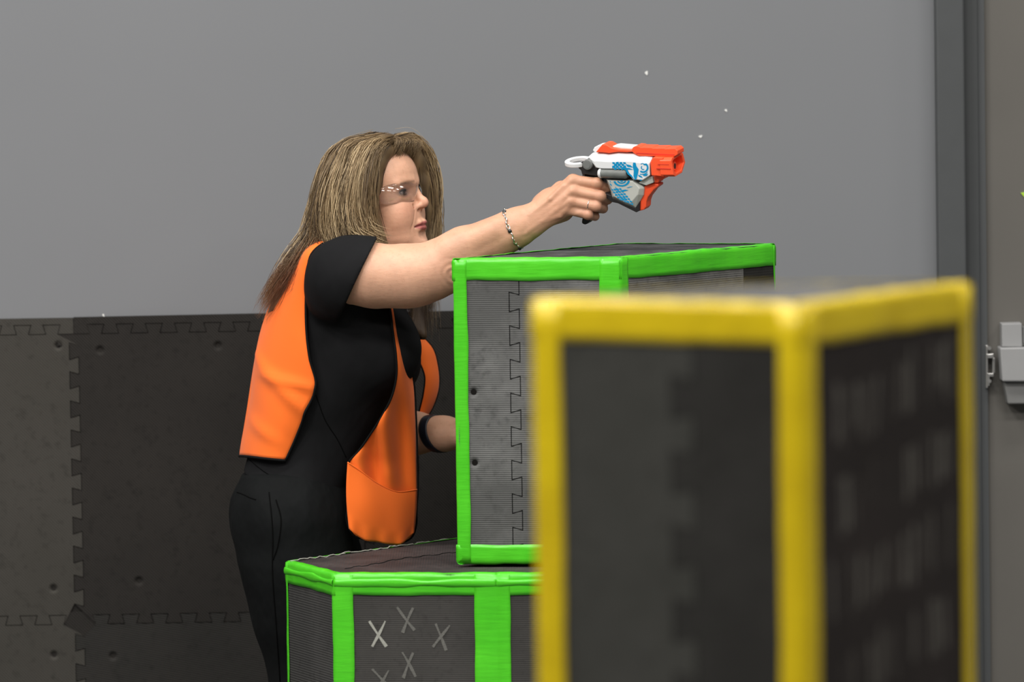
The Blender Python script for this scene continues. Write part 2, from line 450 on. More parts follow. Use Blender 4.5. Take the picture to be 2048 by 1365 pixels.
def slab(name, poly, to3, thick, nrm, mat, parent, holes=(), shrink=0.0):
    """slab of foam: toothed outline (2-D), with screw dimples pressed into the front"""
    P = np.array(poly); c = P.mean(0)
    if shrink: P = inset(P, shrink)
    bm = bmesh.new(); nrm = np.array(nrm)
    front = [bm.verts.new(to3(*p)) for p in P]
    edges = [bm.edges.new((front[i], front[(i + 1) % len(front)])) for i in range(len(front))]
    rings = []
    for hx, hz in holes:
        rg = [[bm.verts.new(np.array(to3(hx + r * math.cos(a), hz + r * math.sin(a))) - nrm * dpt_) for a in np.linspace(0, 2 * math.pi, 15)[:-1]]
              for r, dpt_ in ((0.0125, 0), (0.0095, 0.0008), (0.0062, 0.003), (0.004, 0.0072))]
        edges += [bm.edges.new((rg[0][i], rg[0][(i + 1) % 14])) for i in range(14)]
        rings.append(rg)
    bmesh.ops.triangle_fill(bm, use_beauty=True, use_dissolve=False, edges=edges, normal=tuple(nrm))
    sm = []
    for rg in rings:
        for a, b in zip(rg[:-1], rg[1:]):
            for i in range(14): sm.append(bm.faces.new((a[i], a[(i + 1) % 14], b[(i + 1) % 14], b[i])))
        sm.append(bm.faces.new(rg[-1]))
    for f in sm: f.smooth = True
    back = [bm.verts.new(np.array(to3(*p)) - nrm * thick) for p in P]
    n = len(front)
    for i in range(n): bm.faces.new((front[i], front[(i + 1) % n], back[(i + 1) % n], back[i]))
    bmesh.ops.recalc_face_normals(bm, faces=bm.faces)
    me = bpy.data.meshes.new(name); bm.to_mesh(me); bm.free()
    o = link(name, me, mat)
    if parent is not None: adopt(o, parent)
    return o
foam_a = foam('foam_light', (0.048, 0.045, 0.039), (0.056, 0.052, 0.046), (0.707, 0, 0.707), rib=0.0046, wscale=3, bstr=0.35)
foam_b = foam('foam_dark', (0.0225, 0.0205, 0.0185), (0.029, 0.026, 0.023), (0.707, 0, 0.707), rib=0.0046, wscale=3, bstr=0.5)
foam_c = foam('foam_dark_cross', (0.025, 0.024, 0.022), (0.032, 0.029, 0.026), (0.2, 0, 0.98), rib=0.0046, wscale=3, bstr=0.5)
m_gap = plain('foam_backing', (0.012, 0.011, 0.010), 0.9, 0.05)
YT = YW - 0.013
xj = W(153, 940, YT)[0]; z1 = W(153, 659, YT)[2]; z2 = z1 - 0.61; z3 = z2 - 0.61
xcols = [xj - 1.83, xj - 1.22, xj - 0.61, xj, xj + 0.61, xj + 1.22, xa - 0.003]
pad = thing('foam_wall_padding', (xj, YT, 0.0), 'dark interlocking foam mat tiles screwed along the lower wall behind the woman', 'foam mat')
bk = box('backing', (xcols[0], YT + 0.0045, 0.0), (xa - 0.004, YW - 0.0005, z1 + 0.012), foam_b, pad)
to3w = lambda x, z: (x, YT, z)
def hole_px(px, py): p = W(px, py, YT); return (p[0], p[2])
holes_all = [hole_px(*p) for p in ((116, 692), (200, 701), (436, 692), (107, 1178), (278, 1163), (108, 1311), (226, 1313))]
zrows = [(z1, z2), (z2, z3)]
T = 0.0195
for ci in range(6):
    x0, x1 = xcols[ci], xcols[ci + 1]; nt_ = max(1, round((x1 - x0) / 0.061))
    for ri, (za, zb) in enumerate(zrows):
        zb_ = max(zb, 0.02); nz = max(1, round((za - zb_) / 0.061))
        # outline, clockwise from top-left
        poly = toothed((x0, za), (x1, za), (0, 1), nt_, T, flip=(ci % 2 == 1))[1:-1]
        poly += toothed((x1, za), (x1, zb_), (1, 0), nz, T)[1:-1] if ci < 5 else [(x1, za), (x1, zb_)]
        low = toothed((x0, zb_), (x1, zb_), (0, 1), nt_, T, flip=(ci % 2 == 1))[1:-1][::-1] if ri == 0 else [(x1, zb_), (x0, zb_)]
        poly += low
        poly += toothed((x0, za), (x0, zb_), (1, 0), nz, T)[1:-1][::-1] if ci > 0 else [(x0, zb_), (x0, za)]
        # tidy the corners: drop teeth ends that would cross
        Q = [poly[0]]
        for p in poly[1:]:
            if np.linalg.norm(np.array(p) - np.array(Q[-1])) > 1e-4: Q.append(p)
        hs = [h for h in holes_all if x0 + 0.02 < h[0] < x1 - 0.02 and zb_ + 0.02 < h[1] < za - 0.02]
        slab('foam_tile', Q, to3w, 0.012, (0, -1, 0), foam_a if ci <= 2 else (foam_b if ri == 0 else foam_c), pad, hs, 0.0008)
    zt = z1 + 0.0245 if ci <= 2 else z1 + 0.0255
    poly = [(x0, zt), (x1, zt + (0.003 if ci > 2 else 0.0))] + toothed((x0, z1), (x1, z1), (0, 1), nt_, T, flip=(ci % 2 == 1))[::-1]
    slab('border_strip', poly, to3w, 0.012, (0, -1, 0), foam_a if ci <= 2 else foam_b, pad, (), 0.0007)

for xk in xcols[1:-1]:
    for zk in (z1, z2):
        slab('corner_plug', [(xk - 0.034, zk - 0.034), (xk + 0.034, zk - 0.034), (xk + 0.034, zk + 0.016), (xk - 0.034, zk + 0.016)], lambda x, z: (x, YT + 0.0012, z), 0.003, (0, -1, 0), foam_b if xk > xj - 0.1 else foam_a, pad)

# ================================================================== TAPED FOAM BLOCKS
def sheet(name, rows, mat, parent=None, thick=0.0008, smooth=True, offset=0.0):
    rows = np.asarray(rows); a, b, _ = rows.shape
    V = rows.reshape(-1, 3); i = np.arange(a * b).reshape(a, b)
    Fq = np.stack([i[:-1, :-1].ravel(), i[:-1, 1:].ravel(), i[1:, 1:].ravel(), i[1:, :-1].ravel()], 1)
    o = link(name, mesh_np(name, V, Fq), mat, smooth=smooth)
    if parent is not None: adopt(o, parent)
    if thick:
        s = o.modifiers.new('solid', 'SOLIDIFY'); s.thickness = thick; s.offset = offset
    return o
def tape(parent, A, B, u1, n1, w1, u2, n2, w2, mat, rough=0.0007, r=0.007, t=0.0012, seg=44, rag=0.0012):
    A = np.array(A, float); B = np.array(B, float); u1, n1, u2, n2 = (np.array(v, float) for v in (u1, n1, u2, n2))
    rows = []
    for s in np.linspace(0, 1, seg):
        P = A + (B - A) * s
        j1 = w1 + rag * wob(P * 1.0, 55); j2 = w2 + rag * wob(P + 3.1, 55)
        prof = []
        for q in np.linspace(1, 0, 5): prof.append((u1 * (r + (j1 - r) * q) + n1 * t, n1))
        c0 = u1 * r + n1 * t; c1 = u2 * r + n2 * t; cc = (n1 + n2) * t * 0.9
        for q in (0.25, 0.5, 0.75):
            prof.append(((1 - q) ** 2 * c0 + 2 * q * (1 - q) * cc + q * q * c1, (n1 * (1 - q) + n2 * q)))
        for q in np.linspace(0, 1, 5): prof.append((u2 * (r + (j2 - r) * q) + n2 * t, n2))
        row = []
        for off, nn in prof:
            p = P + off
            row.append(p + nn * (rough * (wob(p, 70) + 0.6 * wob(p + 5, 150)) + rough * 0.8))
        rows.append(row)
    return sheet('tape_strip', rows, mat, parent, 0.0006)
def prism_block(label, cat, poly, z0, z1, m_tape, m_top, wv, wt, wb, wtop, face_mats, name='foam_block', faces=None, top_skip=()):
    """upright foam block; poly = list of XY corners, counter-clockwise seen from above starting anywhere"""
    P = [np.array(p[:2]) for p in poly]; n = len(P); c = np.mean(P, 0)
    root = thing(name, (c[0], c[1], z0), label, cat)
    ring0 = []; ring1 = []
    for p in P:
        q = c + (p - c) * 0.985; ring0.append((q[0], q[1], z0 + 0.001)); ring1.append((q[0], q[1], z1 - 0.006))
    prism('core', ring0, ring1, m_gap, root)
    # top slab
    tp = [c + (p - c) * 0.997 for p in P]
    prism('top_panel', [(p[0], p[1], z1 - 0.008) for p in tp], [(p[0], p[1], z1) for p in tp], m_top, root)
    info = []
    for i in range(n):
        a, b = P[i], P[(i + 1) % n]; d = (b - a) / np.linalg.norm(b - a); nn = np.array([d[1], -d[0]])
        info.append((a, b, np.array([d[0], d[1], 0]), np.array([nn[0], nn[1], 0])))
    for i in range(n):
        a, b, d, nn = info[i]
        if faces is not None and i in faces: faces[i](root, a, b, d, nn)
        else:
            L = np.linalg.norm(b - a)
            slab('panel', [(0.002, z0 + 0.002), (L - 0.002, z0 + 0.002), (L - 0.002, z1 - 0.002), (0.002, z1 - 0.002)],
                 lambda s, z, a=a, d=d: (a[0] + d[0] * s, a[1] + d[1] * s, z), 0.008, nn, face_mats.get(i, face_mats['x']), root)
        # top and bottom edge tapes
        A = (a[0], a[1], z1); B = (b[0], b[1], z1)
        ctr = np.array([c[0], c[1], 0]) - np.array([a[0], a[1], 0])
        tape(root, A, B, (0, 0, -1), nn, wt, -nn, (0, 0, 1), 0.0045 if i in top_skip else wtop, m_tape)
        if wb: tape(root, (a[0], a[1], z0), (b[0], b[1], z0), (0, 0, 1), nn, wb, -nn, (0, 0, -1), 0.01, m_tape, rough=0.0012)
        # vertical tape at corner a : previous face and this face
        pa, pb, pd, pn = info[i - 1]
        w = wv.get(i, wv['x'])
        tape(root, (a[0], a[1], z0 + 0.002), (a[0], a[1], z1 - 0.001), -pd, pn, w[0], d, nn, w[1], m_tape, rough=0.0006, r=0.006, t=0.0016)
    return root
def seam_face(frac, mats, z0, z1, n_t, depth=0.019, holes=(), flip=False, top=True):
    def fn(root, a, b, d, nn):
        L = np.linalg.norm(b - a); s = L * frac
        to3 = lambda q, z: (a[0] + d[0] * q, a[1] + d[1] * q, z)
        line = toothed((s, z0 + 0.002), (s, z1 - 0.002), (1, 0), n_t, depth, flip)
        hs = [h for h in holes]
        g_ = np.array([0.0, 0])
        slab('panel', [(0.002, z1 - 0.002), (0.002, z0 + 0.002)] + [p - g_ for p in line], to3, 0.008, nn, mats[0], root, [h for h in hs if h[0] < s - 0.02], 0.0009)
        slab('panel', [(L - 0.002, z0 + 0.002), (L - 0.002, z1 - 0.002)] + [p + g_ for p in line[::-1]], to3, 0.008, nn, mats[1], root, [h for h in hs if h[0] > s + 0.02], 0.0009)
    return fn

green = tape_mat('green_tape', (0.085, 0.60, 0.018), (0.060, 0.50, 0.012))
yellow = tape_mat('yellow_tape', (0.66, 0.49, 0.004), (0.56, 0.40, 0.003))
foam_g = foam('foam_scuffed', (0.092, 0.092, 0.089), (0.200, 0.200, 0.194), (0, 0, 1), rib=0.0040, wscale=6, wamt=0.75, bstr=0.45)
foam_g2 = foam('foam_scuffed_pale', (0.10, 0.098, 0.092), (0.21, 0.205, 0.19), (0, 0, 1), rib=0.0040, wscale=9, wamt=0.8, bstr=0.45)
foam_x = foam('foam_chalked', (0.046, 0.044, 0.041), (0.060, 0.057, 0.053), (0, 0, 1), rib=0.004, wscale=5, bstr=0.25)
foam_l = foam('foam_ribbed_side', (0.046, 0.045, 0.043), (0.068, 0.066, 0.063), (0, 0, 1), rib=0.0048, wscale=5, bstr=0.5)
foam_top = foam('foam_top_worn', (0.034, 0.030, 0.030), (0.075, 0.064, 0.062), (1, 0, 0), rib=0.005, wscale=8, bstr=0.3, rough=0.6)
foam_topg = foam('foam_top_grey', (0.040, 0.040, 0.042), (0.12, 0.12, 0.12), (0.3, 1, 0), rib=0.006, wscale=11, bstr=0.4, rough=0.6)
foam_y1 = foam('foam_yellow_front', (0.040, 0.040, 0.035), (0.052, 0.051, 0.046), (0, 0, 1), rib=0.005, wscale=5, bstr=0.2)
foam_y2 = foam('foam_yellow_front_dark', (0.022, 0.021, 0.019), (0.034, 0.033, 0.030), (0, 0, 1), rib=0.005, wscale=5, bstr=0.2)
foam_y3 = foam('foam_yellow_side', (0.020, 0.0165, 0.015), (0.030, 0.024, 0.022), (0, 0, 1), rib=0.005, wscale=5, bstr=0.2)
chalk = plain('chalk_bright', (0.33, 0.33, 0.29), 0.9, 0.1, var=0.35, vscale=220)
chalk2 = plain('chalk_faint', (0.135, 0.132, 0.12), 0.9, 0.1, var=0.4, vscale=220)
chalk4 = plain('chalk_smeared_faint', (0.060, 0.054, 0.048), 0.9, 0.1, var=0.45, vscale=40)
chalk3 = plain('chalk_smeared', (0.105, 0.098, 0.086), 0.9, 0.1, var=0.5, vscale=40)

# lower block: its top carries the upper block
YU = 10.42
zU1 = W(1075, 517, YU)[2]; zL1 = W(917, 1137, YU)[2]
Z3 = np.array([0, 0, 1.0])
def on_z(px, py, z): return on_plane(px, py, (0, 0, z), Z3)
Lp = [on_z(px, py, zL1) for px, py in ((572, 1124), (668, 1149), (992, 1149), (1330, 1146), (1680, 1100), (1500, 1060), (1100, 1053))]
Fx = {}
def lower_front(root, a, b, d, nn):
    L = np.linalg.norm(b - a)
    to3 = lambda q, z: (a[0] + d[0] * q, a[1] + d[1] * q, z)
    slab('panel', [(0.002, 0.002), (L - 0.002, 0.002), (L - 0.002, zL1 - 0.002), (0.002, zL1 - 0.002)], to3, 0.008, nn, foam_x, root)
    o = np.array([a[0], a[1], 0.0])
    K = 3.657
    for strokes, mt in (((((730, 740), (850, 930)), ((840, 740), (750, 930))), chalk),
                        ((((930, 640), (1060, 808)), ((1050, 645), (970, 828))), chalk2),
                        ((((1215, 760), (1285, 960)), ((1312, 770), (1195, 935))), chalk2),
                        ((((965, 970), (1065, 1150)), ((1050, 975), (975, 1160))), chalk2),
                        ((((750, 1090), (875, 1240)), ((865, 1100), (775, 1260))), chalk2)):
        Vv = []; Ff = []
        for lift, (p, q) in enumerate(strokes):
            A = on_plane(540 + p[0] / K, 1040 + p[1] / K, o, nn); B = on_plane(540 + q[0] / K, 1040 + q[1] / K, o, nn)
            t = (B - A) / np.linalg.norm(B - A); s = np.cross(t, nn)
            m = 12; b0 = len(Vv)
            for i in range(m + 1):
                f = i / m; w = 0.0019 + 0.0010 * f + 0.0005 * math.sin(7 * f + p[0])
                c = A + (B - A) * f + s * 0.0012 * math.sin(2.5 * f + p[0])
                for sg in (-1, 1): Vv.append(c + s * sg * w + nn * (0.0007 + 0.0003 * lift))
            Ff += [(b0 + 2 * i, b0 + 2 * i + 1, b0 + 2 * i + 3, b0 + 2 * i + 2) for i in range(m)]
        adopt(link('chalk_cross', mesh_np('chalk_cross', Vv, Ff), mt), root)
lower_faces = {1: lower_front}
lower = prism_block('low dark foam block edged with bright green tape, chalk X marks on its front', 'foam block', Lp, 0.0, zL1, green, foam_top,
    {'x': (0.03, 0.03), 0: (0.012, 0.012), 1: (0.004, 0.036), 2: (0.042, 0.026)}, 0.040, 0, 0.014, {'x': foam_x, 0: foam_l}, faces=lower_faces, top_skip=(6, 5, 4))
# second bead of tape under the top edge
for i in (0, 1, 2):
    a, b = Lp[i].copy(), Lp[i + 1].copy(); d = (b - a) / np.linalg.norm(b - a); nn = np.array([d[1], -d[0], 0]); a[2] = b[2] = zL1 - 0.0165
    rows = []
    for s in np.linspace(0, 1, 60):
        p = a + (b - a) * s; h = 0.0042 + 0.0016 * wob(p, 40)
        rows.append([p + nn * (0.002 + 0.0032 * math.sin(q * math.pi)) + np.array([0, 0, h * math.cos(q * math.pi) * 1.6 + 0.0012 * wob(p, 25)]) for q in np.linspace(0, 1, 7)])
    sheet('tape_fold', rows, green, lower, 0.0005)
# split between the two foam tiles of the top
sp = smooth_line([on_z(px, py, zL1) + np.array([0, 0, 0.0006]) for px, py in ((690, 1138), (745, 1130), (800, 1119), (860, 1112), (925, 1104))], 40)
tl = []
for i, p in enumerate(sp): tl.append(p + np.array([0, 0.007 if (i // 3) % 2 else -0.007, 0]))
tube_obj('top_seam', tl, 0.0008, m_gap, lower, 5)
# frayed foam threads along the rear edge
for k in range(3):
    q0, q1 = ((575, 1124), (915, 1076))
    a = [on_z(q0[0] + (q1[0] - q0[0]) * t, q0[1] + (q1[1] - q0[1]) * t, zL1 + 0.002) + rng.normal(0, 0.0012, 3) for t in np.linspace(0.02 + 0.3 * k, 0.34 + 0.3 * k, 18)]
    tube_obj('frayed_edge', a, 0.0013, chalk, lower, 5)

# upper block
Up = [on_z(px, py, zU1) for px, py in ((905, 519), (1240, 516), (1550, 489), (1239, 488))]
def upper_right(root, a, b, d, nn):
    L = np.linalg.norm(b - a); to3 = lambda q, z: (a[0] + d[0] * q, a[1] + d[1] * q, z); s = L * 0.79
    slab('panel', [(0.002, zL1 + 0.002), (s - 0.001, zL1 + 0.002), (s - 0.001, zU1 - 0.002), (0.002, zU1 - 0.002)], to3, 0.008, nn, foam_g2, root)
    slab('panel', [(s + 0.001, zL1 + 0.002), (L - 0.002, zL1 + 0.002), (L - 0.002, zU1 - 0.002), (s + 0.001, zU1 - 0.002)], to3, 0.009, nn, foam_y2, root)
upper = prism_block('tall scuffed grey foam block edged with bright green tape, stacked on the low block', 'foam block', Up, zL1 + 0.0075, zU1, green, foam_topg,
    {'x': (0.025, 0.025), 0: (0.02, 0.027), 1: (0.040, 0.024), 2: (0.008, 0.02)}, 0.041, 0.036, 0.012, {'x': foam_g},
    faces={0: seam_face(0.365, (foam_g, foam_g), zL1 + 0.0075, zU1, 9, holes=((0.036, zL1 + 0.335), (0.036, zL1 + 0.20))), 1: upper_right}, top_skip=(2,))

# yellow block in the foreground
zY = W(1065, 600, 6.55)[2]
Yp = [on_z(px, py, zY) for px, py in ((1063, 600), (1603, 611), (1940, 567), (1500, 571))]
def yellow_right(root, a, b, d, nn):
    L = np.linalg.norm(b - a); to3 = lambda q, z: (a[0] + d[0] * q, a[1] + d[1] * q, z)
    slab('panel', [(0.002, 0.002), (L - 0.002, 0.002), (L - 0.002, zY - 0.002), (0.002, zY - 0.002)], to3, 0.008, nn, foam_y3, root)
    r2 = random.Random(5)
    for row in range(6):
        zc = zY - 0.150 - 0.103 * row; q = 0.045 + r2.uniform(0, 0.06)
        while q < L - 0.055:
            w = r2.uniform(0.004, 0.010); h = r2.uniform(0.024, 0.040); dz = r2.uniform(-0.008, 0.008); sl = r2.uniform(-0.006, 0.006)
            Vv = [np.array(to3(q + u, zc + dz + v + 0.14 * q)) + nn * 0.0008 for (u, v) in ((0, -h), (w, -h * 0.9), (w + sl, h), (sl, h * 0.9))]
            adopt(link('chalk_stroke', mesh_np('chalk_stroke', Vv, [(0, 1, 2, 3)]), chalk4 if r2.random() < 0.35 else chalk3), root)
            q += w + r2.choice((0.007, 0.010, 0.012, 0.040))
yblock = prism_block('large foreground foam block edged with yellow tape, out of focus', 'foam block', Yp, 0.0, zY, yellow, foam_topg,
    {'x': (0.02, 0.02), 0: (0.02, 0.040), 1: (0.031, 0.032), 2: (0.030, 0.02)}, 0.047, 0, 0.016, {'x': foam_y1},
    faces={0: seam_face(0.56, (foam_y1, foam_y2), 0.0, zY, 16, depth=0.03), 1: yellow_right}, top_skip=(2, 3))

# ================================================================== THE PERSON
person = thing('person', tuple(W(600, 1740, 10.95) * np.array([1, 1, 0])), 'person in black clothes and an orange vest leaning forward and aiming a toy blaster', 'person')

# ---- head frame: x forward, y to her left, z up
HY, HP = math.radians(21), math.radians(10)
h0 = np.array([math.cos(HY), -math.sin(HY), 0]); hl = np.array([math.sin(HY), math.cos(HY), 0])
hx = h0 * math.cos(HP) + Z3 * math.sin(HP); hz = -h0 * math.sin(HP) + Z3 * math.cos(HP)
HM = np.stack([hx, hl, hz])
HO = W(832, 374, 10.90) - hx * 0.087 - hz * 0.010
def H(x, y, z): return HO + hx * x + hl * y + hz * z

# joints of the right (near) arm
shR = W(672, 553, 10.775); elR = W(893, 527, 10.72); wrR = W(1040, 452, 10.705)
# left (far) arm
shL = W(715, 556, 11.09); elL = W(768, 868, 11.13); wrL = W(888, 868, 11.02)

FING = [  # MCP, PIP, DIP, tip (px, py, Y), radii
    ([(1146, 362, 10.690), (1193, 367, 10.674), (1213, 377, 10.690), (1213, 386, 10.712)], (.0118, .0108, .0098, .0084)),
    ([(1147, 383, 10.682), (1200, 393, 10.668), (1215, 399, 10.698), (1192, 403, 10.738)], (.0112, .0106, .0096, .0085)),
    ([(1143, 403, 10.681), (1192, 413, 10.668), (1206, 417, 10.698), (1184, 420, 10.738)], (.0108, .0100, .0092, .0082)),
    ([(1136, 419, 10.686), (1176, 430, 10.673), (1190, 433, 10.697), (1172, 434, 10.730)], (.0102, .0090, .0082, .0074))]
THUMB = [(1083, 408, 10.728), (1122, 378, 10.752), (1160, 366, 10.760), (1190, 366, 10.752)]

def sculpt_arm(S):
    S.chain([shR, W(742, 549, 10.745), W(812, 550, 10.735), W(862, 543, 10.725), elR], [.056, .0575, .0565, .052, .049], 0.02)
    S.cone(W(760, 560, 10.75), W(830, 566, 10.735), .048, .040, 0.03)                 # soft underside of the upper arm
    S.cone(W(880, 555, 10.722), W(900, 552, 10.72), .030, .026, 0.02)                 # elbow point
    S.chain([elR, W(930, 503, 10.715), W(985, 480, 10.71), W(1020, 462, 10.707), wrR], [.048, .0455, .0385, .0345, .0325], 0.02, ey=0.86)
    S.cone(W(900, 500, 10.70), W(985, 463, 10.69), .026, .020, 0.016)                 # brachioradialis ridge
    S.cone(W(895, 497, 10.695), W(1000, 447, 10.688), .011, .008, 0.012)
    S.cone(W(930, 522, 10.69), W(1030, 470, 10.683), .010, .007, 0.010)
    # hand: metacarpals and palm
    wr2 = W(1062, 440, 10.705)
    S.cone(wrR, wr2, .0325, .030, 0.02, ey=0.8)
    for (pts, r), dy, dpx in zip(FING, (-.018, -.006, .006, .016), (-14, -5, 6, 14)):
        b = W(1066 + 2, 440 + dpx, 10.697)
        S.cone(b, W(*pts[0]), .017, r[0] + .001, 0.012)
    S.ell(W(1108, 408, 10.715), (.038, .022, .033), None, 0.02)
    S.cone(W(1085, 432, 10.715), W(1128, 424, 10.715), .020, .017, 0.015)
    for (pts, r) in FING:
        P = [W(*p) for p in pts]
        S.ball(P[0] + np.array([0, -.0035, .0]), r[0] * .95, 0.006)                   # knuckle
        for i in range(3): S.cone(P[i], P[i + 1], r[i], r[i + 1], 0.0035 if i else 0.005)
        S.ball(P[1] + np.array([.001, -.002, 0]), r[1] * 0.97, 0.004)
    T = [W(*p) for p in THUMB]
    S.chain(T, [.019, .0135, .0115, .0092], 0.010)
    # tendons and veins on the back of the hand
    for (pts, r), dpx in zip(FING, (-10, -3, 4, 10)):
        S.cone(W(1078, 438 + dpx, 10.684), W(pts[0][0] - 4, pts[0][1], pts[0][2] - r[0] + .001), .0028, .0038, 0.007)
    for line in (((1050, 466, 10.680), (1085, 442, 10.6795), (1112, 420, 10.676), (1130, 395, 10.673)), ((1085, 442, 10.6795), (1120, 432, 10.677), (1138, 412, 10.672)),
                 ((1000, 480, 10.679), (1050, 466, 10.680)), ((1060, 430, 10.682), (1100, 398, 10.677), (1125, 372, 10.679))):
        S.chain([W(*p) for p in line], [.0022] * len(line), 0.006)
def sculpt_head(S):
    E = lambda c, r, k, op='u': S.ell(H(*c), r, HM, k, op)
    E((-.010, 0, .032), (.094, .074, .080), .02)
    E((.026, 0, .040), (.061, .064, .058), .02)
    E((.030, 0, -.030), (.056, .060, .072), .02)
    for s in (-1, 1):
        S.cone(H(-.016, s * .048, -.045), H(.008, s * .043, -.080), .017, .015, .025)         # jaw
        S.cone(H(.008, s * .043, -.080), H(.064, s * .012, -.103), .015, .014, .03)
        E((.050, s * .036, -.030), (.026, .024, .028), .022)                                   # cheek
        S.cone(H(.080, s * .010, .020), H(.064, s * .043, .021), .0085, .008, .014)            # brow
        S.cone(H(.046, s * .030, -.058), H(.046, s * .028, -.080), .022, .019, .03)            # lower cheek
    S.ball(H(.0700, 0, -.101), .0170, .016)                                                    # chin
    E((.060, 0, -.066), (.026, .028, .034), .016)                                              # muzzle
    # eye sockets, lids
    for s in (-1, 1):
        E((.088, s * .034, .002), (.018, .020, .0125), .014, 's')
        S.ball(H(.0610, s * .0325, .003), .0146, .006)
    # nose
    S.chain([H(.079, 0, .014), H(.0855, 0, -.004), H(.0980, 0, -.0205), H(.1000, 0, -.0245)], [.0080, .0068, .0064, .0064], .008)
    S.cone(H(.080, 0, -.031), H(.0965, 0, -.0275), .0085, .0058, .006)
    for s in (-1, 1):
        S.cone(H(.0810, s * .0110, -.0310), H(.0910, s * .0060, -.0275), .0066, .0054, .005)
        S.cone(H(.0775, s * .0185, -.039), H(.082, s * .0215, -.026), .0018, .0014, .006, 's')
        S.cone(H(.0920, s * .0064, -.0370), H(.0850, s * .0088, -.0360), .0042, .0036, .0025, 's')
    # mouth
    S.chain([H(0.0875, 0, -.062), H(0.0840, -.012, -.0620), H(0.0720, -.0235, -.0665)], [.0062, .0058, .0030], .006)
    S.chain([H(0.0875, 0, -.062), H(0.0840, .012, -.0620), H(0.0720, .0235, -.0665)], [.0062, .0058, .0030], .006)
    S.chain([H(0.0845, 0, -.0735), H(0.0815, -.011, -.0728), H(0.0715, -.0225, -.0680)], [.0068, .0062, .0030], .006)
    S.chain([H(0.0845, 0, -.0735), H(0.0815, .011, -.0728), H(0.0715, .0225, -.0680)], [.0068, .0062, .0030], .006)
    for s in (-1, 1):
        S.chain([H(0.0950, 0, -.0672), H(0.0910, s * .012, -.0672), H(0.0790, s * .0255, -.0690)], [.0017, .0017, .0014], .003, 's')
    S.cone(H(0.0890, -.008, -.085), H(0.0890, .008, -.085), .0060, .0060, .012, 's')             # under the lip
    # lid openings
    for s in (-1, 1):
        c = H(.0735, s * .0335, .0032); rot = math.radians(16 * -s)
        Mx = np.stack([hx * math.cos(rot) + hl * math.sin(rot) * -1, hl * math.cos(rot) + hx * math.sin(rot), hz])
        S.ell(c, (.011, .0142, .0056), Mx, .0015, 's')
    # neck
    S.chain([H(-.020, 0, -.060), W(715, 520, 10.93), W(690, 575, 10.94)], [.058, .058, .075], .03)
def sculpt_trunk(S, grow=0.0):
    g = grow
    def z_(py): return W(650, py, 10.94)[2]
    def x_(px, py): return W(px, py, 10.94)[0]
    secs = [(z_(y), x_(x, y), cy, a + g, b + g) for y, x, cy, a, b in (
        (520, 692, 10.93, .050, .110), (560, 688, 10.93, .090, .145), (610, 686, 10.93, .116, .150), (660, 681, 10.935, .133, .150), (720, 672, 10.94, .142, .148),
        (790, 652, 10.945, .134, .142), (860, 628, 10.95, .121, .138), (930, 606, 10.95, .114, .146), (990, 590, 10.95, .116, .162), (1045, 588, 10.95, .112, .165))]
    S.loft(secs, 0.03, 2.05)
    S.ell(W(762, 700, 10.855), (.074 + g, .066 + g, .078 + g), None, 0.05)
    S.ell(W(770, 722, 11.035), (.070 + g, .060 + g, .074 + g), None, 0.05)
    S.cone(W(682, 548, 10.80), W(692, 532, 10.90), .060 + g, .060 + g, 0.04)
    S.cone(W(705, 548, 11.08), W(690, 530, 10.95), .064 + g, .062 + g, 0.05)

def lo_hi(pts, m):
    P = np.array(pts); return P.min(0) - m, P.max(0) + m
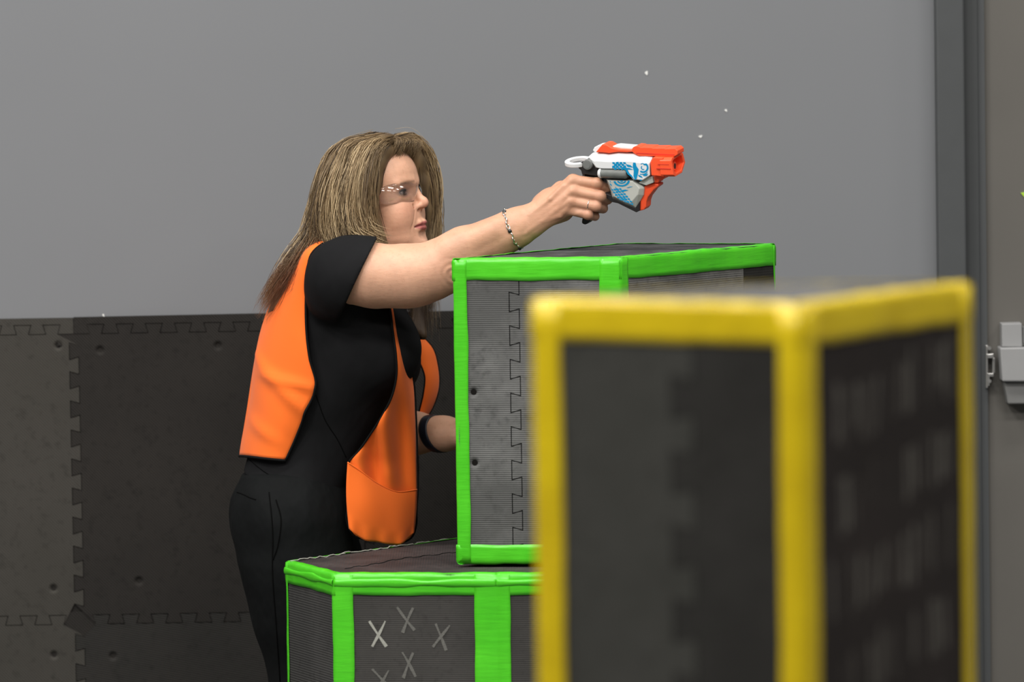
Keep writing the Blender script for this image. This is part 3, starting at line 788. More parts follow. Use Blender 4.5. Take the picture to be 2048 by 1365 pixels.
# --- skin, in blocks of the same field that overlap under the clothes
def col_skin(V):
    """skin colour with lips, ruddy cheeks, lids; V in world space"""
    n = len(V); C = np.tile(np.array([.655, .365, .240]), (n, 1))
    q = (V - HO) @ HM.T
    def blend(m, c): 
        nonlocal C
        m = np.clip(m, 0, 1)[:, None]; C = C * (1 - m) + np.array(c) * m
    hd = np.linalg.norm(q, axis=1) < 0.16
    ch = np.exp(-(((q[:, 0] - .07) / .03) ** 2 + ((np.abs(q[:, 1]) - .04) / .022) ** 2 + ((q[:, 2] + .030) / .022) ** 2))
    blend(0.45 * ch * hd, (.62, .27, .18))
    ns = np.exp(-(((q[:, 0] - .106) / .014) ** 2 + (q[:, 1] / .016) ** 2 + ((q[:, 2] + .03) / .014) ** 2)); blend(0.35 * ns * hd, (.60, .24, .17))
    # lips
    ay = np.abs(q[:, 1]); zc = -.0668 - 0.04 * ay
    up = (q[:, 2] - zc); lip = (q[:, 0] > .068) & (ay < .0255) & hd
    wu = .0085 * np.sqrt(np.clip(1 - (ay / .0255) ** 2, 0, 1)) ; wl = .0105 * np.sqrt(np.clip(1 - (ay / .0250) ** 2, 0, 1))
    m = np.where(up > 0, np.clip((wu - up) / .0015, 0, 1), np.clip((wl + up) / .0020, 0, 1)) * lip
    blend(0.85 * m, (.42, .105, .105))
    blend(0.9 * np.exp(-(up / .0011) ** 2) * lip * (q[:, 0] < .093), (.16, .035, .035))
    # eyes: liner and shadow on the lids
    r = np.sqrt(((ay - .0335) / .0165) ** 2 + ((q[:, 2] - .003) / .0085) ** 2); f = (q[:, 0] > .054) & hd
    blend(0.75 * np.clip((1.25 - r) / .5, 0, 1) * f, (.10, .07, .065))
    # eyebrow
    bz = .0215 - 0.12 * np.clip(ay - .034, 0, 1) ; b = np.exp(-((q[:, 2] - bz) / .0032) ** 2) * (ay > .012) * (ay < .048) * f
    blend(0.62 * b, (.16, .095, .06))
    blend(0.35 * np.exp(-((np.linalg.norm((V - elR)[:, [0, 2]], axis=1)) / .03) ** 2) * (~hd), (.50, .235, .15))
    # hands redder
    hand = np.clip((V[:, 0] - W(1060, 430, 10.7)[0]) / .05, 0, 1) * (V[:, 2] > 1.1)
    blend(0.5 * hand, (.520, .255, .155))
    fa = np.clip((V[:, 0] - elR[0]) / .06, 0, 1) * (V[:, 2] > 1.1); blend(0.45 * fa, (.545, .285, .175))
    # finger nails dark polish stay off; knuckle blush
    for pts, r in FING:
        d = np.linalg.norm(V - W(*pts[1]), axis=1); blend(0.45 * np.exp(-(d / .010) ** 2), (.50, .205, .14))
    C *= (1 + 0.05 * wob(V, 90) + 0.03 * wob(V + 2, 260))[:, None]
    return np.clip(C, 0, 1)
blocks = []
lo, hi = lo_hi([H(-.11, -.09, .12), H(.13, .09, -.12), H(-.11, .09, -.12), W(690, 520, 10.86), W(740, 500, 11.0)], .012)
S = Sculpt(lo, hi, 0.0016); sculpt_head(S); blocks.append(S.mesh()); del S
lo, hi = lo_hi([shR, W(650, 480, 10.65), W(650, 630, 10.82), W(1225, 340, 10.65), W(1225, 450, 10.79)], .004)
S = Sculpt(lo, hi, 0.0017); sculpt_arm(S); blocks.append(S.mesh()); del S
# far forearm, trunk and legs (trunk and legs lie under the clothes)
S = Sculpt(*lo_hi([W(740, 820, 10.98), W(985, 960, 11.26), shL, W(700, 540, 11.2)], .03), 0.0035)
S.chain([shL, elL], [.058, .044], .02); S.chain([elL, W(830, 867, 11.07), wrL], [.046, .040, .033], .02)
hb = W(915, 868, 11.00); S.cone(wrL, hb, .031, .028, .02)
for k, (dz, ln) in enumerate(((.026, .070), (.009, .078), (-.009, .073), (-.025, .060))):
    a = hb + np.array([.045, -.008, dz]); b = a + np.array([ln * .5, -.018, dz * .2]); c = b + np.array([ln * .35, .012, -.01])
    S.cone(hb, a, .018, .0105, .012); S.chain([a, b, c], [.0102, .0092, .008], .004)
a = hb + np.array([.02, -.03, .03]); S.chain([hb, a, a + np.array([.035, -.01, .012])], [.018, .012, .009], .008)
blocks.append(S.mesh()); del S
pelv = [W(560, 1040, 10.87), W(560, 1040, 11.03)]
hipR, knR, anR = W(588, 1050, 10.865), W(620, 1400, 10.87), W(575, 1675, 10.90)
hipL, knL, anL = W(600, 1050, 11.045), W(660, 1390, 11.05), W(690, 1675, 11.06)
S = Sculpt(*lo_hi([W(440, 480, 10.95), W(880, 1700, 10.95), W(600, 900, 10.70), W(600, 900, 11.22)], .0), 0.007)
sculpt_trunk(S, -.012)
for h_, k_, a_ in ((hipR, knR, anR), (hipL, knL, anL)): S.chain([h_, k_, a_], [.085, .052, .036], .03)
S.chain([W(715, 520, 10.93), W(690, 575, 10.94)], [.052, .07], .03)
blocks.append(S.mesh()); del S
Vs, Fs, off = [], [], 0
for V_, F_ in blocks:
    Vs.append(V_); Fs.append(F_ + off); off += len(V_)
Vb = np.vstack(Vs); Fb = np.vstack(Fs)
# skin relief: elbow creases, veins, the fold beside the mouth
ec = W(906, 548, 10.68); d_ = np.linalg.norm((Vb - ec)[:, [0, 2]], axis=1); near = (Vb[:, 1] < 10.725) & (Vb[:, 0] < ec[0] + .03)
Vb[:, 1] += near * .0010 * np.sin(d_ * 2 * math.pi / .0115 + 3.2 * wob(Vb, 42)) * np.exp(-((d_ - .010) / .018) ** 2) * (.6 + .4 * wob(Vb + 1, 60))
u_ = (wrR - elR) / np.linalg.norm(wrR - elR); along = (Vb - elR) @ u_; Q_ = Vb - np.outer(along, u_) * .80
vein = np.clip((1 - np.abs(wob(Q_, 30)) * 3.2), 0, 1) ** 2
am = np.clip((along - .03) / .05, 0, 1) * np.clip((.315 - along) / .05, 0, 1) * (Vb[:, 1] < 10.715) * (Vb[:, 2] > 1.1)
Vb[:, 1] -= vein * am * .0017
qh = (Vb - HO) @ HM.T
tf = np.clip((qh[:, 2] + .036) / -.034, 0, 1); cy_ = .0205 + .0135 * tf ** .8
fold_ = np.exp(-((np.abs(qh[:, 1]) - cy_) / .0024) ** 2) * (qh[:, 2] < -.030) * (qh[:, 2] > -.078) * (qh[:, 0] > .03) * np.clip((-.030 - qh[:, 2]) / .008, 0, 1) * np.clip((qh[:, 2] + .078) / .01, 0, 1) * (np.linalg.norm(qh, axis=1) < .15)
Vb -= np.outer(fold_ * .0014, hx)
m_skin, nt, b = new_mat('skin')
at_ = N(nt, 'ShaderNodeAttribute', attribute_name='tint')
fr = noise(nt, coords(nt), 160, 4)
c_ = mix_color(nt, ramp(nt, fr, 0.56, 0.74), at_.outputs['Color'], (.42, .20, .115))
mm = nt.nodes[-1]
mx = N(nt, 'ShaderNodeMix', data_type='RGBA'); mx.inputs[0].default_value = 0.25
nt.links.new(at_.outputs['Color'], mx.inputs[6]); nt.links.new(c_, mx.inputs[7])
nt.links.new(mx.outputs[2], b.inputs['Base Color'])
b.inputs['Roughness'].default_value = 0.48; b.inputs['Specular IOR Level'].default_value = 0.38
b.inputs['Subsurface Weight'].default_value = 0.12; b.inputs['Subsurface Radius'].default_value = (1.0, 0.35, 0.2); b.inputs['Subsurface Scale'].default_value = 0.006
p_ = bump(nt, b, noise(nt, coords(nt, (1, 1, 1)), 420, 3), 0.18, 0.0007)
wr_ = noise(nt, coords(nt, (60, 60, 150), (0, 0.5, 0)), 1.0, 3)
bump(nt, b, wr_, 0.32, 0.0014, p_)
me = mesh_np('body', Vb, Fb)
ca = me.color_attributes.new('tint', 'FLOAT_COLOR', 'POINT')
ca.data.foreach_set('color', np.hstack([col_skin(Vb), np.ones((len(Vb), 1))]).astype(np.float32).ravel())
body = link('body', me, m_skin, smooth=True); adopt(body, person)
body['label'] = 'fair tanned skin of face, arms and hands'

# eyes
def uv_sphere(c, r, M=np.eye(3), nu=20, nv=14, sc=(1, 1, 1)):
    V = []; Fq = []
    for i in range(nv + 1):
        for j in range(nu):
            t = math.pi * i / nv; p = 2 * math.pi * j / nu
            l = np.array([math.cos(t) * sc[0], math.sin(t) * math.cos(p) * sc[1], math.sin(t) * math.sin(p) * sc[2]]) * r
            V.append(np.asarray(c) + M.T @ l)
    for i in range(nv):
        for j in range(nu): Fq.append((i * nu + j, i * nu + (j + 1) % nu, (i + 1) * nu + (j + 1) % nu, (i + 1) * nu + j))
    return V, Fq
m_eye, nt, b = new_mat('eye')
at_ = N(nt, 'ShaderNodeAttribute', attribute_name='tint'); nt.links.new(at_.outputs['Color'], b.inputs['Base Color'])
b.inputs['Roughness'].default_value = 0.08
for s in (-1, 1):
    c = H(.0610, s * .0325, .003); V_, F_ = uv_sphere(c, .0126, HM, 28, 22)
    me = mesh_np('eye', V_, F_); q = (np.array(V_) - c) @ HM.T / .0126
    ang = np.arccos(np.clip(q @ np.array([.97, .24 * s * 0 + .15, -.05]) / 1.0, -1, 1))
    C = np.where((ang < .30)[:, None], np.array([.01, .008, .008]), np.where((ang < .66)[:, None], np.array([.07, .055, .045]), np.array([.40, .34, .31])))
    ca = me.color_attributes.new('tint', 'FLOAT_COLOR', 'POINT'); ca.data.foreach_set('color', np.hstack([C, np.ones((len(C), 1))]).astype(np.float32).ravel())
    adopt(link('eye', me, m_eye, smooth=True), person)

m_lash = plain('lash', (0.012, 0.009, 0.008), 0.6)
for s in (-1, 1):
    e_ = np.array([.0610, s * .0325, .003])
    for bdeg, rr_, da in ((19, .0011, 4), (-17, .0006, 0)):
        pts = []
        for a in np.linspace(-50, 56, 15):
            ar = math.radians(a); br = math.radians(bdeg * (1 - (abs(a - 2) / 62) ** 2.2))
            pts.append(H(*(e_ + .0150 * np.array([math.cos(ar) * math.cos(br), s * math.sin(ar) * math.cos(br), math.sin(br)]))))
        tube_obj('eyelashes', pts, [rr_ * (.5 + .5 * math.sin(math.pi * k / 14)) for k in range(15)], m_lash, person, 6)

# ------------------------------------------------------------------ clothes
m_tee = cloth_mat('black_jersey', (0.0090, 0.0090, 0.0098), 0.2, 0.85, 0.15, 0.0, 0.35, 9)
m_trs = cloth_mat('black_twill', (0.0048, 0.0054, 0.0056), 0.2, 0.8, 0.25, 0.0, 0.45, 13)
m_vest = cloth_mat('orange_mesh', (1.0, 0.178, 0.024), 0.04, 0.7, 0.10, 0.1, 0.10, 7)
m_bind = cloth_mat('black_binding', (0.006, 0.006, 0.006), 0.1, 0.8)
S = Sculpt(*lo_hi([W(470, 465, 10.95), W(870, 1050, 10.95), W(650, 700, 10.66), W(650, 700, 11.2)], .0), 0.0032)
sculpt_trunk(S, .004)
# hem flares a little
# sleeve of the near arm
S2 = Sculpt(S.lo, S.lo + (S.n - 1) * S.h, S.h)
S2.chain([W(682, 552, 10.785), W(700, 551, 10.757), W(780, 552, 10.740)], [.066, .072, .0785], .03)
S2.cone(W(668, 600, 10.785), W(690, 575, 10.765), .045, .045, .04)
hemo = W(718, 551, 10.745); hn = W(712 + 122, 550 + 58, 10.745) - W(712, 550, 10.745); hn /= np.linalg.norm(hn)
S2.plane(hemo, hn, .002, W(640, 660, 10.62), W(880, 450, 10.90))
S2.chain([W(700, 551, 10.757), W(725, 550, 10.748), W(810, 551, 10.736)], [.052, .0665, .0715], .003, 's')
n0 = tuple(np.minimum(S.F.shape, S2.F.shape)); sl_ = tuple(slice(0, k) for k in n0)
S.F[sl_] = smin(S.F[sl_], S2.F[sl_], .018); del S2
S.chain([W(715, 556, 11.08), W(735, 660, 11.11)], [.075, .075], .03)
S.plane(W(590, 1003, 10.95), (W(540, 1085, 10.95) - W(590, 1003, 10.95)) / np.linalg.norm(W(540, 1085, 10.95) - W(590, 1003, 10.95)), .003, W(440, 1100, 10.6), W(760, 900, 11.3))
V_, F_ = S.mesh(); del S
V_ = relax(V_, F_, 3)
def drape(V, c, amp, d, f):
    """soft folds running along direction d"""
    d = np.array(d, float); d /= np.linalg.norm(d); Q = V - np.outer(V @ d, d) * 0.82
    h = wob(Q, f) * 0.6 + wob(Q + 4.2, f * 2.1) * 0.4; h = np.sign(h) * np.abs(h) ** 1.3
    out = V - np.asarray(c) ; out[:, 2] = 0; out /= np.linalg.norm(out, axis=1)[:, None] + 1e-6
    return V + out * (h * amp)[:, None]
V_ = drape(V_, W(655, 700, 10.94), .0075, (0.75, 0, 0.65), 22)
tee = link('t_shirt', mesh_np('t_shirt', V_, F_), m_tee, smooth=True); adopt(tee, person); tee['label'] = 'black short sleeved t-shirt'
# hem stitching line
S = Sculpt(*lo_hi([W(450, 930, 10.95), W(740, 1745, 10.95), W(600, 1100, 10.70), W(600, 1100, 11.22)], .0), 0.0045)
sz = lambda py: W(590, py, 10.95)[2]
S.loft([(sz(y), W(x, y, 10.95)[0], 10.95, a, b) for y, x, a, b in ((945, 592, .108, .150), (990, 588, .119, .168), (1050, 583, .120, .178), (1110, 583, .105, .170))], .03)
for p_ in pelv: S.ell(p_ + np.array([.014, 0, 0]), (.092, .09, .10), None, .04)
for h_, k_, a_ in ((hipR, knR, anR), (hipL, knL, anL)): S.chain([h_, h_ * .74 + k_ * .26, (h_ + k_) / 2, k_, (k_ + a_) / 2, a_ + np.array([0, 0, .02])], [.108, .107, .095, .073, .070, .066], .03)
V_, F_ = S.mesh(); del S
V_ = relax(V_, F_, 4); V_ = drape(V_, W(600, 1100, 10.95), .006, (0.5, 0, -0.85), 24)
trs = link('trousers', mesh_np('trousers', V_, F_), m_trs, smooth=True); adopt(trs, person); trs['label'] = 'black twill trousers'
# seams and pockets, laid on the cloth where the eye meets it
from mathutils.bvhtree import BVHTree
def on_cloth(obj_, pts, lift=.0012, n=40):
    bv = BVHTree.FromPolygons([tuple(v.co) for v in obj_.data.vertices], [tuple(p.vertices) for p in obj_.data.polygons])
    out = []
    for px, py in smooth_line(pts, n):
        d = Vector(ray(px, py)).normalized(); h_, nn, ix, ds = bv.ray_cast(Vector(CAMPOS), d)
        if h_ is not None: out.append(np.array(h_) - np.array(d) * lift)
    return out
m_stitch = plain('crease_dark_stitch', (0.0035, 0.0035, 0.0035), 0.9, 0.05)  # seam tubes coloured near-black so they read as shaded creases
def seam_on(obj_, name, pts, r, mat, n=40):
    P_ = on_cloth(obj_, pts, r * .4, n)
    if len(P_) > 3:
        o_ = tube_obj(name, P_, r, mat, None, 5); o_.parent = obj_
seam_on(trs, 'side_seam', [(538, 985), (545, 1060), (545, 1150), (552, 1250), (560, 1364)], .0014, m_stitch)
seam_on(trs, 'pocket_edge', [(552, 1000), (562, 1040), (556, 1090), (546, 1120)], .0014, m_stitch)
seam_on(trs, 'back_pocket', [(474, 985), (488, 990), (500, 996), (512, 1000)], .0012, m_stitch)
seam_on(tee, 'hem_stitch', [(492, 915), (530, 945), (580, 972), (640, 1000), (688, 1018)], .0010, m_stitch)
seam_on(tee, 'side_stitch', [(632, 790), (650, 840), (675, 880), (692, 915)], .0010, m_stitch)
# shoes
m_shoe = plain('black_shoe', (0.012, 0.012, 0.013), 0.5)
for a_ in (anR, anL):
    S = Sculpt(a_ * np.array([1, 1, 0]) + np.array([-.10, -.06, -.005]), a_ * np.array([1, 1, 0]) + np.array([.22, .06, .13]), .005)
    f = a_ * np.array([1, 1, 0])
    S.cone(f + np.array([-.03, 0, .04]), f + np.array([.13, 0, .032]), .039, .034, .02); S.cone(f + np.array([-.02, 0, .05]), f + np.array([-.01, 0, .095]), .04, .036, .03)
    S.plane(f + np.array([0, 0, .001]), (0, 0, -1), .002)
    V_, F_ = S.mesh(); adopt(link('shoe', mesh_np('shoe', V_, F_), m_shoe, smooth=True), person)

# ------------------------------------------------------------------ vest
def lerp_poly(pts, n):
    P = np.array(pts, float); d = np.r_[0, np.cumsum(np.linalg.norm(np.diff(P[:, :2], axis=0), axis=1))]; d /= d[-1]
    t = np.linspace(0, 1, n); return np.stack([smooth_interp(d, P[:, i], t) for i in range(P.shape[1])], 1)
NR = 70
edge = lerp_poly([(676, 476, 10.845), (648, 486, 10.815), (624, 506, 10.795), (614, 545, 10.792), (612, 595, 10.792), (614, 650, 10.790), (621, 715, 10.785), (632, 776, 10.782), (617, 815, 10.785), (600, 855, 10.790), (585, 890, 10.796), (571, 921, 10.800)], NR)
sil = lerp_poly([(672, 474, 10.90), (632, 482, 10.91), (600, 500, 10.93), (572, 541, 10.945), (549, 587, 10.95), (529, 640, 10.95), (513, 702, 10.95), (503, 760, 10.95), (494, 820, 10.95), (487, 862, 10.95), (482, 890, 10.95), (479, 912, 10.95)], NR)
rows = []
for e, s in zip(edge, sil):
    row = []
    for t in np.linspace(0, 1, 22):
        a = t * math.pi / 2
        row.append(W(e[0] + (s[0] - e[0]) * math.sin(a), e[1] + (s[1] - e[1]) * math.sin(a), e[2] + (s[2] - e[2]) * (1 - math.cos(a))))
    half = list(row)
    for p in half[-2::-1]:
        q = p.copy(); q[1] = 2 * s[2] - p[1]; row.append(q)
    rows.append(row)
rows = np.array(rows)
# cloth folds: drag lines from the arm hole
dn = np.array([0.25, -1, 0.1])
tv = np.linspace(0, 1, NR)[:, None]; tu = np.linspace(0, 1, 43)[None, :]
fold = 0.004 * np.sin(9 * tv + 7 * tu) * np.sin(tu * math.pi) + 0.005 * np.exp(-((tv - .74 + .45 * (tu - .1)) / .03) ** 2) * (tu < .45) + 0.005 * np.exp(-((tv - .68 + .05 * (tu - .1)) / .02) ** 2) * np.exp(-((tu - .15) / .18) ** 2) \
     + 0.004 * np.exp(-((tv - .90 + .25 * (tu - .2)) / .025) ** 2) * np.exp(-((tu - .25) / .15) ** 2) + 0.0025 * wob(rows, 28)
rows = rows + 1.5 * fold[..., None] * np.array([-.35, -1, 0.0]) * np.where(tu < .5, 1, 0)[..., None]
vest = sheet('safety_vest', rows, m_vest, None, 0.0012); adopt(vest, person); vest['label'] = 'bright orange safety vest with black edging'
def sub(o): o.parent = vest; o.matrix_parent_inverse = vest.matrix_world.inverted() if False else Matrix.Translation(person.location).inverted() @ Matrix.Identity(4); return o
def under_vest(o):
    o.parent = vest; o.matrix_parent_inverse = Matrix.Identity(4); return o
def bind(pts, r=0.0024): under_vest(tube_obj('binding', pts, r, m_bind, None, 7))
bind([p + np.array([0, -.0006, 0]) for p in rows[:, 0]]); bind([p + np.array([0, 0, -.001]) for p in rows[-1]], .0028)
# near front panel, hanging free
Lr = lerp_poly([(690, 474, 10.865), (735, 520, 10.825), (765, 575, 10.800), (779, 615, 10.792), (786, 665, 10.786), (792, 712, 10.782), (793, 750, 10.783), (784, 792, 10.785), (764, 832, 10.790), (740, 870, 10.795), (716, 904, 10.80), (697, 926, 10.802), (699, 960, 10.804), (698, 1000, 10.806), (694, 1045, 10.808), (706, 1070, 10.812), (742, 1082, 10.818)], 110)
Rr = lerp_poly([(712, 474, 10.89), (752, 520, 10.86), (775, 570, 10.84), (787, 620, 10.835), (803, 665, 10.845), (815, 705, 10.855), (823, 745, 10.865), (828, 785, 10.87), (830, 825, 10.875), (832, 870, 10.88), (833, 915, 10.882), (834, 950, 10.884), (834, 985, 10.885), (831, 1020, 10.886), (831, 1050, 10.886), (822, 1075, 10.884), (800, 1088, 10.88)], 110)
NU = 34; rows2 = []
for i, (l, r) in enumerate(zip(Lr, Rr)):
    row = []
    for u in np.linspace(0, 1, NU):
        px = l[0] + (r[0] - l[0]) * u; py = l[1] + (r[1] - l[1]) * u
        Y = l[2] + (r[2] - l[2]) * u ** 1.6
        w = np.clip((py - 640) / 200, 0, 1) * np.clip((1010 - py) / 60, 0.12, 1)
        Y += w * (0.013 * math.sin((px - 0.12 * (py - 800)) / 9.5) * np.sin(np.pi * np.clip(u, 0, 1)) ** .5)
        row.append(W(px, py, Y))
    rows2.append(row)
rows2 = np.array(rows2)
o = sheet('front_panel', rows2, m_vest, None, 0.0012); under_vest(o)
bind([p + np.array([0, -.001, 0]) for p in rows2[15:, 0]], .0022); bind([p + np.array([.0015, 0, 0]) for p in rows2[12:, -1]], .0022); bind([p for p in rows2[-1]], .002)
# pocket: a second layer over the lower end of the panel
pl = lerp_poly([(695, 925), (722, 943), (758, 969), (795, 984), (834, 980)], 30)
prow = []
bot = lerp_poly([(698, 1058), (722, 1078), (760, 1086), (800, 1089), (828, 1066)], 30)
for v in np.linspace(0, 1, 30):
    row = []
    for i in range(30):
        u = i / 29; px = pl[i, 0] * (1 - v) + bot[i, 0] * v; py = pl[i, 1] * (1 - v) + bot[i, 1] * v
        px += (-4 * math.sin(v * math.pi) * (1 - u) + 3 * math.sin(v * math.pi) * u * 0.5)
        Y = 10.797 + (10.876 - 10.797) * u ** 1.6 - 0.012 * math.sin(math.pi * u) * math.sin(math.pi * v) ** .7 - .006
        p = W(px, py, Y); p = p + np.array([0, -1, 0]) * (0.003 * wob(p, 38) * math.sin(math.pi * u) + 0.004 * max(0, v - .75) * 4 * math.sin(u * 26))
        row.append(p)
    prow.append(row)
under_vest(sheet('pocket', prow, m_vest, None, 0.0012))
under_vest(tube_obj('pocket_hem', [p + np.array([0, -.0012, 0]) for p in prow[0]], .0014, m_vest, None, 6))
# far front panel
Lf = lerp_poly([(760, 560, 11.065), (795, 620, 11.075), (813, 652, 11.085), (826, 690, 11.085), (838, 722, 11.090), (849, 752, 11.095), (846, 790, 11.095), (838, 825, 11.095), (833, 860, 11.090), (822, 950, 11.075), (810, 1050, 11.065)], 70)
Rf = lerp_poly([(775, 560, 11.095), (805, 625, 11.115), (818, 650, 11.125), (842, 672, 11.135), (866, 698, 11.140), (875, 728, 11.145), (877, 780, 11.145), (864, 818, 11.140), (842, 852, 11.135), (836, 950, 11.125), (832, 1050, 11.115)], 70)
rows3 = [[W(*(l + (r - l) * u + np.array([0, 0, -0.012 * math.sin(u * math.pi)]))) for u in np.linspace(0, 1, 14)] for l, r in zip(Lf, Rf)]
under_vest(sheet('front_panel', rows3, m_vest, None, 0.0012))
bind([p[-1] for p in rows3], .0022); bind([p[0] for p in rows3], .0016)

# ------------------------------------------------------------------ hair
GUIDES = [  # from the near temple round the back to the far temple; (px, py, Y)
    [(792, 287, 10.905), (768, 298, 10.868), (750, 335, 10.848), (741, 390, 10.838), (744, 440, 10.836), (757, 478, 10.842), (775, 498, 10.852)],
    [(784, 283, 10.905), (752, 300, 10.862), (732, 350, 10.840), (728, 410, 10.828), (738, 455, 10.823), (752, 482, 10.824), (764, 502, 10.835)],
    [(775, 280, 10.905), (732, 300, 10.862), (712, 355, 10.838), (704, 415, 10.824), (712, 462, 10.817), (732, 490, 10.816), (752, 505, 10.822)],
    [(766, 278, 10.91), (710, 300, 10.870), (688, 355, 10.842), (678, 415, 10.827), (682, 465, 10.819), (700, 492, 10.815), (724, 500, 10.818)],
    [(758, 277, 10.915), (698, 300, 10.884), (670, 355, 10.857), (658, 415, 10.844), (656, 462, 10.836), (672, 488, 10.828), (690, 496, 10.822)],
    [(750, 276, 10.925), (688, 302, 10.905), (660, 355, 10.887), (648, 415, 10.874), (636, 468, 10.866), (612, 505, 10.855), (582, 548, 10.850), (556, 596, 10.855), (534, 634, 10.868)],
    [(748, 275, 10.94), (684, 302, 10.94), (655, 356, 10.935), (642, 415, 10.925), (628, 470, 10.915), (600, 512, 10.900), (569, 556, 10.895), (543, 602, 10.90), (525, 643, 10.905)],
    [(750, 275, 10.955), (684, 302, 10.968), (656, 356, 10.972), (643, 415, 10.972), (630, 470, 10.965), (604, 512, 10.955), (574, 556, 10.95), (548, 598, 10.95), (529, 638, 10.95)],
    [(760, 276, 10.965), (704, 300, 10.995), (678, 356, 11.010), (670, 420, 11.018), (668, 480, 11.02), (666, 540, 11.03)],
    [(770, 277, 10.968), (735, 298, 11.005), (722, 356, 11.025), (722, 420, 11.035), (735, 490, 11.04), (765, 560, 10.99), (808, 680, 10.88)],
    [(778, 279, 10.968), (778, 296, 11.005), (782, 350, 11.024), (792, 420, 11.030), (806, 500, 11.020), (820, 580, 10.94), (838, 692, 10.87)],
    [(784, 281, 10.962), (810, 284, 10.988), (830, 312, 11.004), (844, 370, 11.010), (850, 440, 11.006), (846, 510, 10.985), (845, 590, 10.93), (856, 694, 10.87)],
    [(787, 283, 10.952), (818, 284, 10.974), (841, 312, 10.990), (854, 365, 10.996), (857, 425, 10.992), (852, 480, 10.98), (847, 560, 10.935), (852, 686, 10.87)],
    [(790, 285, 10.940), (818, 288, 10.955), (835, 316, 10.972), (845, 360, 10.984), (853, 420, 10.986), (853, 470, 10.978), (842, 550, 10.93), (826, 676, 10.865)],
]
NP = 22
GW = np.array([smooth_line([W(*p) for p in g], NP) for g in GUIDES])
# dark under-volume
S = Sculpt(*lo_hi(GW.reshape(-1, 3), .05), .0034)
S.ell(H(-.016, 0, .036), (.098, .081, .080), HM, .01)
for t_ in np.linspace(0, len(GUIDES) - 1.001, 40):
    i = int(t_); u = t_ - i; g = GW[i] * (1 - u) + GW[i + 1] * u
    rr = np.interp(np.linspace(0, 1, NP), [0, .15, .45, .8, 1], [.012, .014, .015, .011, .004])
    if t_ > 9.3: rr = np.maximum(rr, .009) * np.interp(np.linspace(0, 1, NP), [0, .55, .8, 1], [1, 1, .5, .12])
    g2 = g + (HO + np.array([0, 0, .0]) - g) * 0.06
    S.chain(list(g2[::3]), list(rr[::3]), .012)
# clear the face
S.ell(H(.078, -.012, -.030), (.060, .052, .088), HM, .006, 's')
S.ell(H(.085, -.02, .030), (.050, .052, .048), HM, .006, 's')
S.plane(H(.040, -.030, .0), (hx * 0.72 - hl * 0.69), .01, W(757, 330, 10.7), W(870, 520, 10.93))
V_, F_ = S.mesh(); del S
V_ = relax(V_, F_, 3)
hair_mat, nt, b = new_mat('hair')
at_ = N(nt, 'ShaderNodeAttribute', attribute_name='tint'); nt.links.new(at_.outputs['Color'], b.inputs['Base Color'])
b.inputs['Roughness'].default_value = 0.5; b.inputs['Specular IOR Level'].default_value = 0.4
def hair_col(P, r):
    """blonde lights over brown, darker roots, redder long ends; r in 0..1 per strand"""
    base = np.array([.275, .185, .092]); light = np.array([.74, .57, .34]); dark = np.array([.042, .024, .011]); red = np.array([.115, .046, .020])
    c = np.where(r[:, None] < .5, dark + (base - dark) * (r[:, None] / .5), base + (light - base) * ((r[:, None] - .5) / .5))
    low = np.clip((1.265 - P[:, 2]) / .05, 0, 1)[:, None] * np.where(P[:, 0] < W(700, 500, 10.9)[0], 1.0, .45)[:, None]
    c = c * (1 - low) + (red + (c - dark) * .25) * low
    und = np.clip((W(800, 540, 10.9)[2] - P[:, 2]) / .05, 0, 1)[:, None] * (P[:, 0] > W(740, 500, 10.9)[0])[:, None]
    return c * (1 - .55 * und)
strandsV, strandsF, strandsC = [], [], []
def add_strand(P, r0, cr):
    n = len(P); T = np.gradient(P, axis=0); T /= np.linalg.norm(T, axis=1)[:, None] + 1e-9
    a = np.cross(T, np.array([.2, 1, .1])); a /= np.linalg.norm(a, axis=1)[:, None] + 1e-9; bb = np.cross(T, a)
    t = np.linspace(0, 1, n); rad = r0 * np.minimum(1, (1 - t) * 3.5 + .12)
    base = sum(len(v) for v in strandsV) if False else add_strand.n
    V = np.stack([P + rad[:, None] * (a * math.cos(k * 2.0944) + bb * math.sin(k * 2.0944)) for k in range(3)], 1).reshape(-1, 3)
    i = np.arange(n - 1)[:, None] * 3
    Fq = np.vstack([np.hstack([i + k, i + (k + 1) % 3, i + 3 + (k + 1) % 3, i + 3 + k]) for k in range(3)]) + base
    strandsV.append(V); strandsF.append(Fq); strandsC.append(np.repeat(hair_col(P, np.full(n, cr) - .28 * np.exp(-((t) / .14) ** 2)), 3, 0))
    add_strand.n += len(V)
add_strand.n = 0
clumps = []; TONES = rng.choice([.16, .40, .56, .74, .95], 60, p=[.18, .22, .25, .2, .15])
for k in range(430):
    g = rng.uniform(0, len(GUIDES) - 1.001); d_ = rng.uniform(-.004, .019)
    if k > 290: g = rng.uniform(9.7, 13); d_ = rng.uniform(-.016, .006)
    tone = float(np.clip(np.interp(g, np.arange(60) * .25, TONES) + rng.normal(0, .13) - (.30 if d_ < .003 else 0), 0, 1))
    clumps.append((g, d_, tone, rng.uniform(0, 6.28, 3), rng.uniform(.93, 1.0) if g > 9.3 or 4.6 < g < 7.5 else rng.uniform(.72, 1.0)))
tt = np.linspace(0, 1, NP)
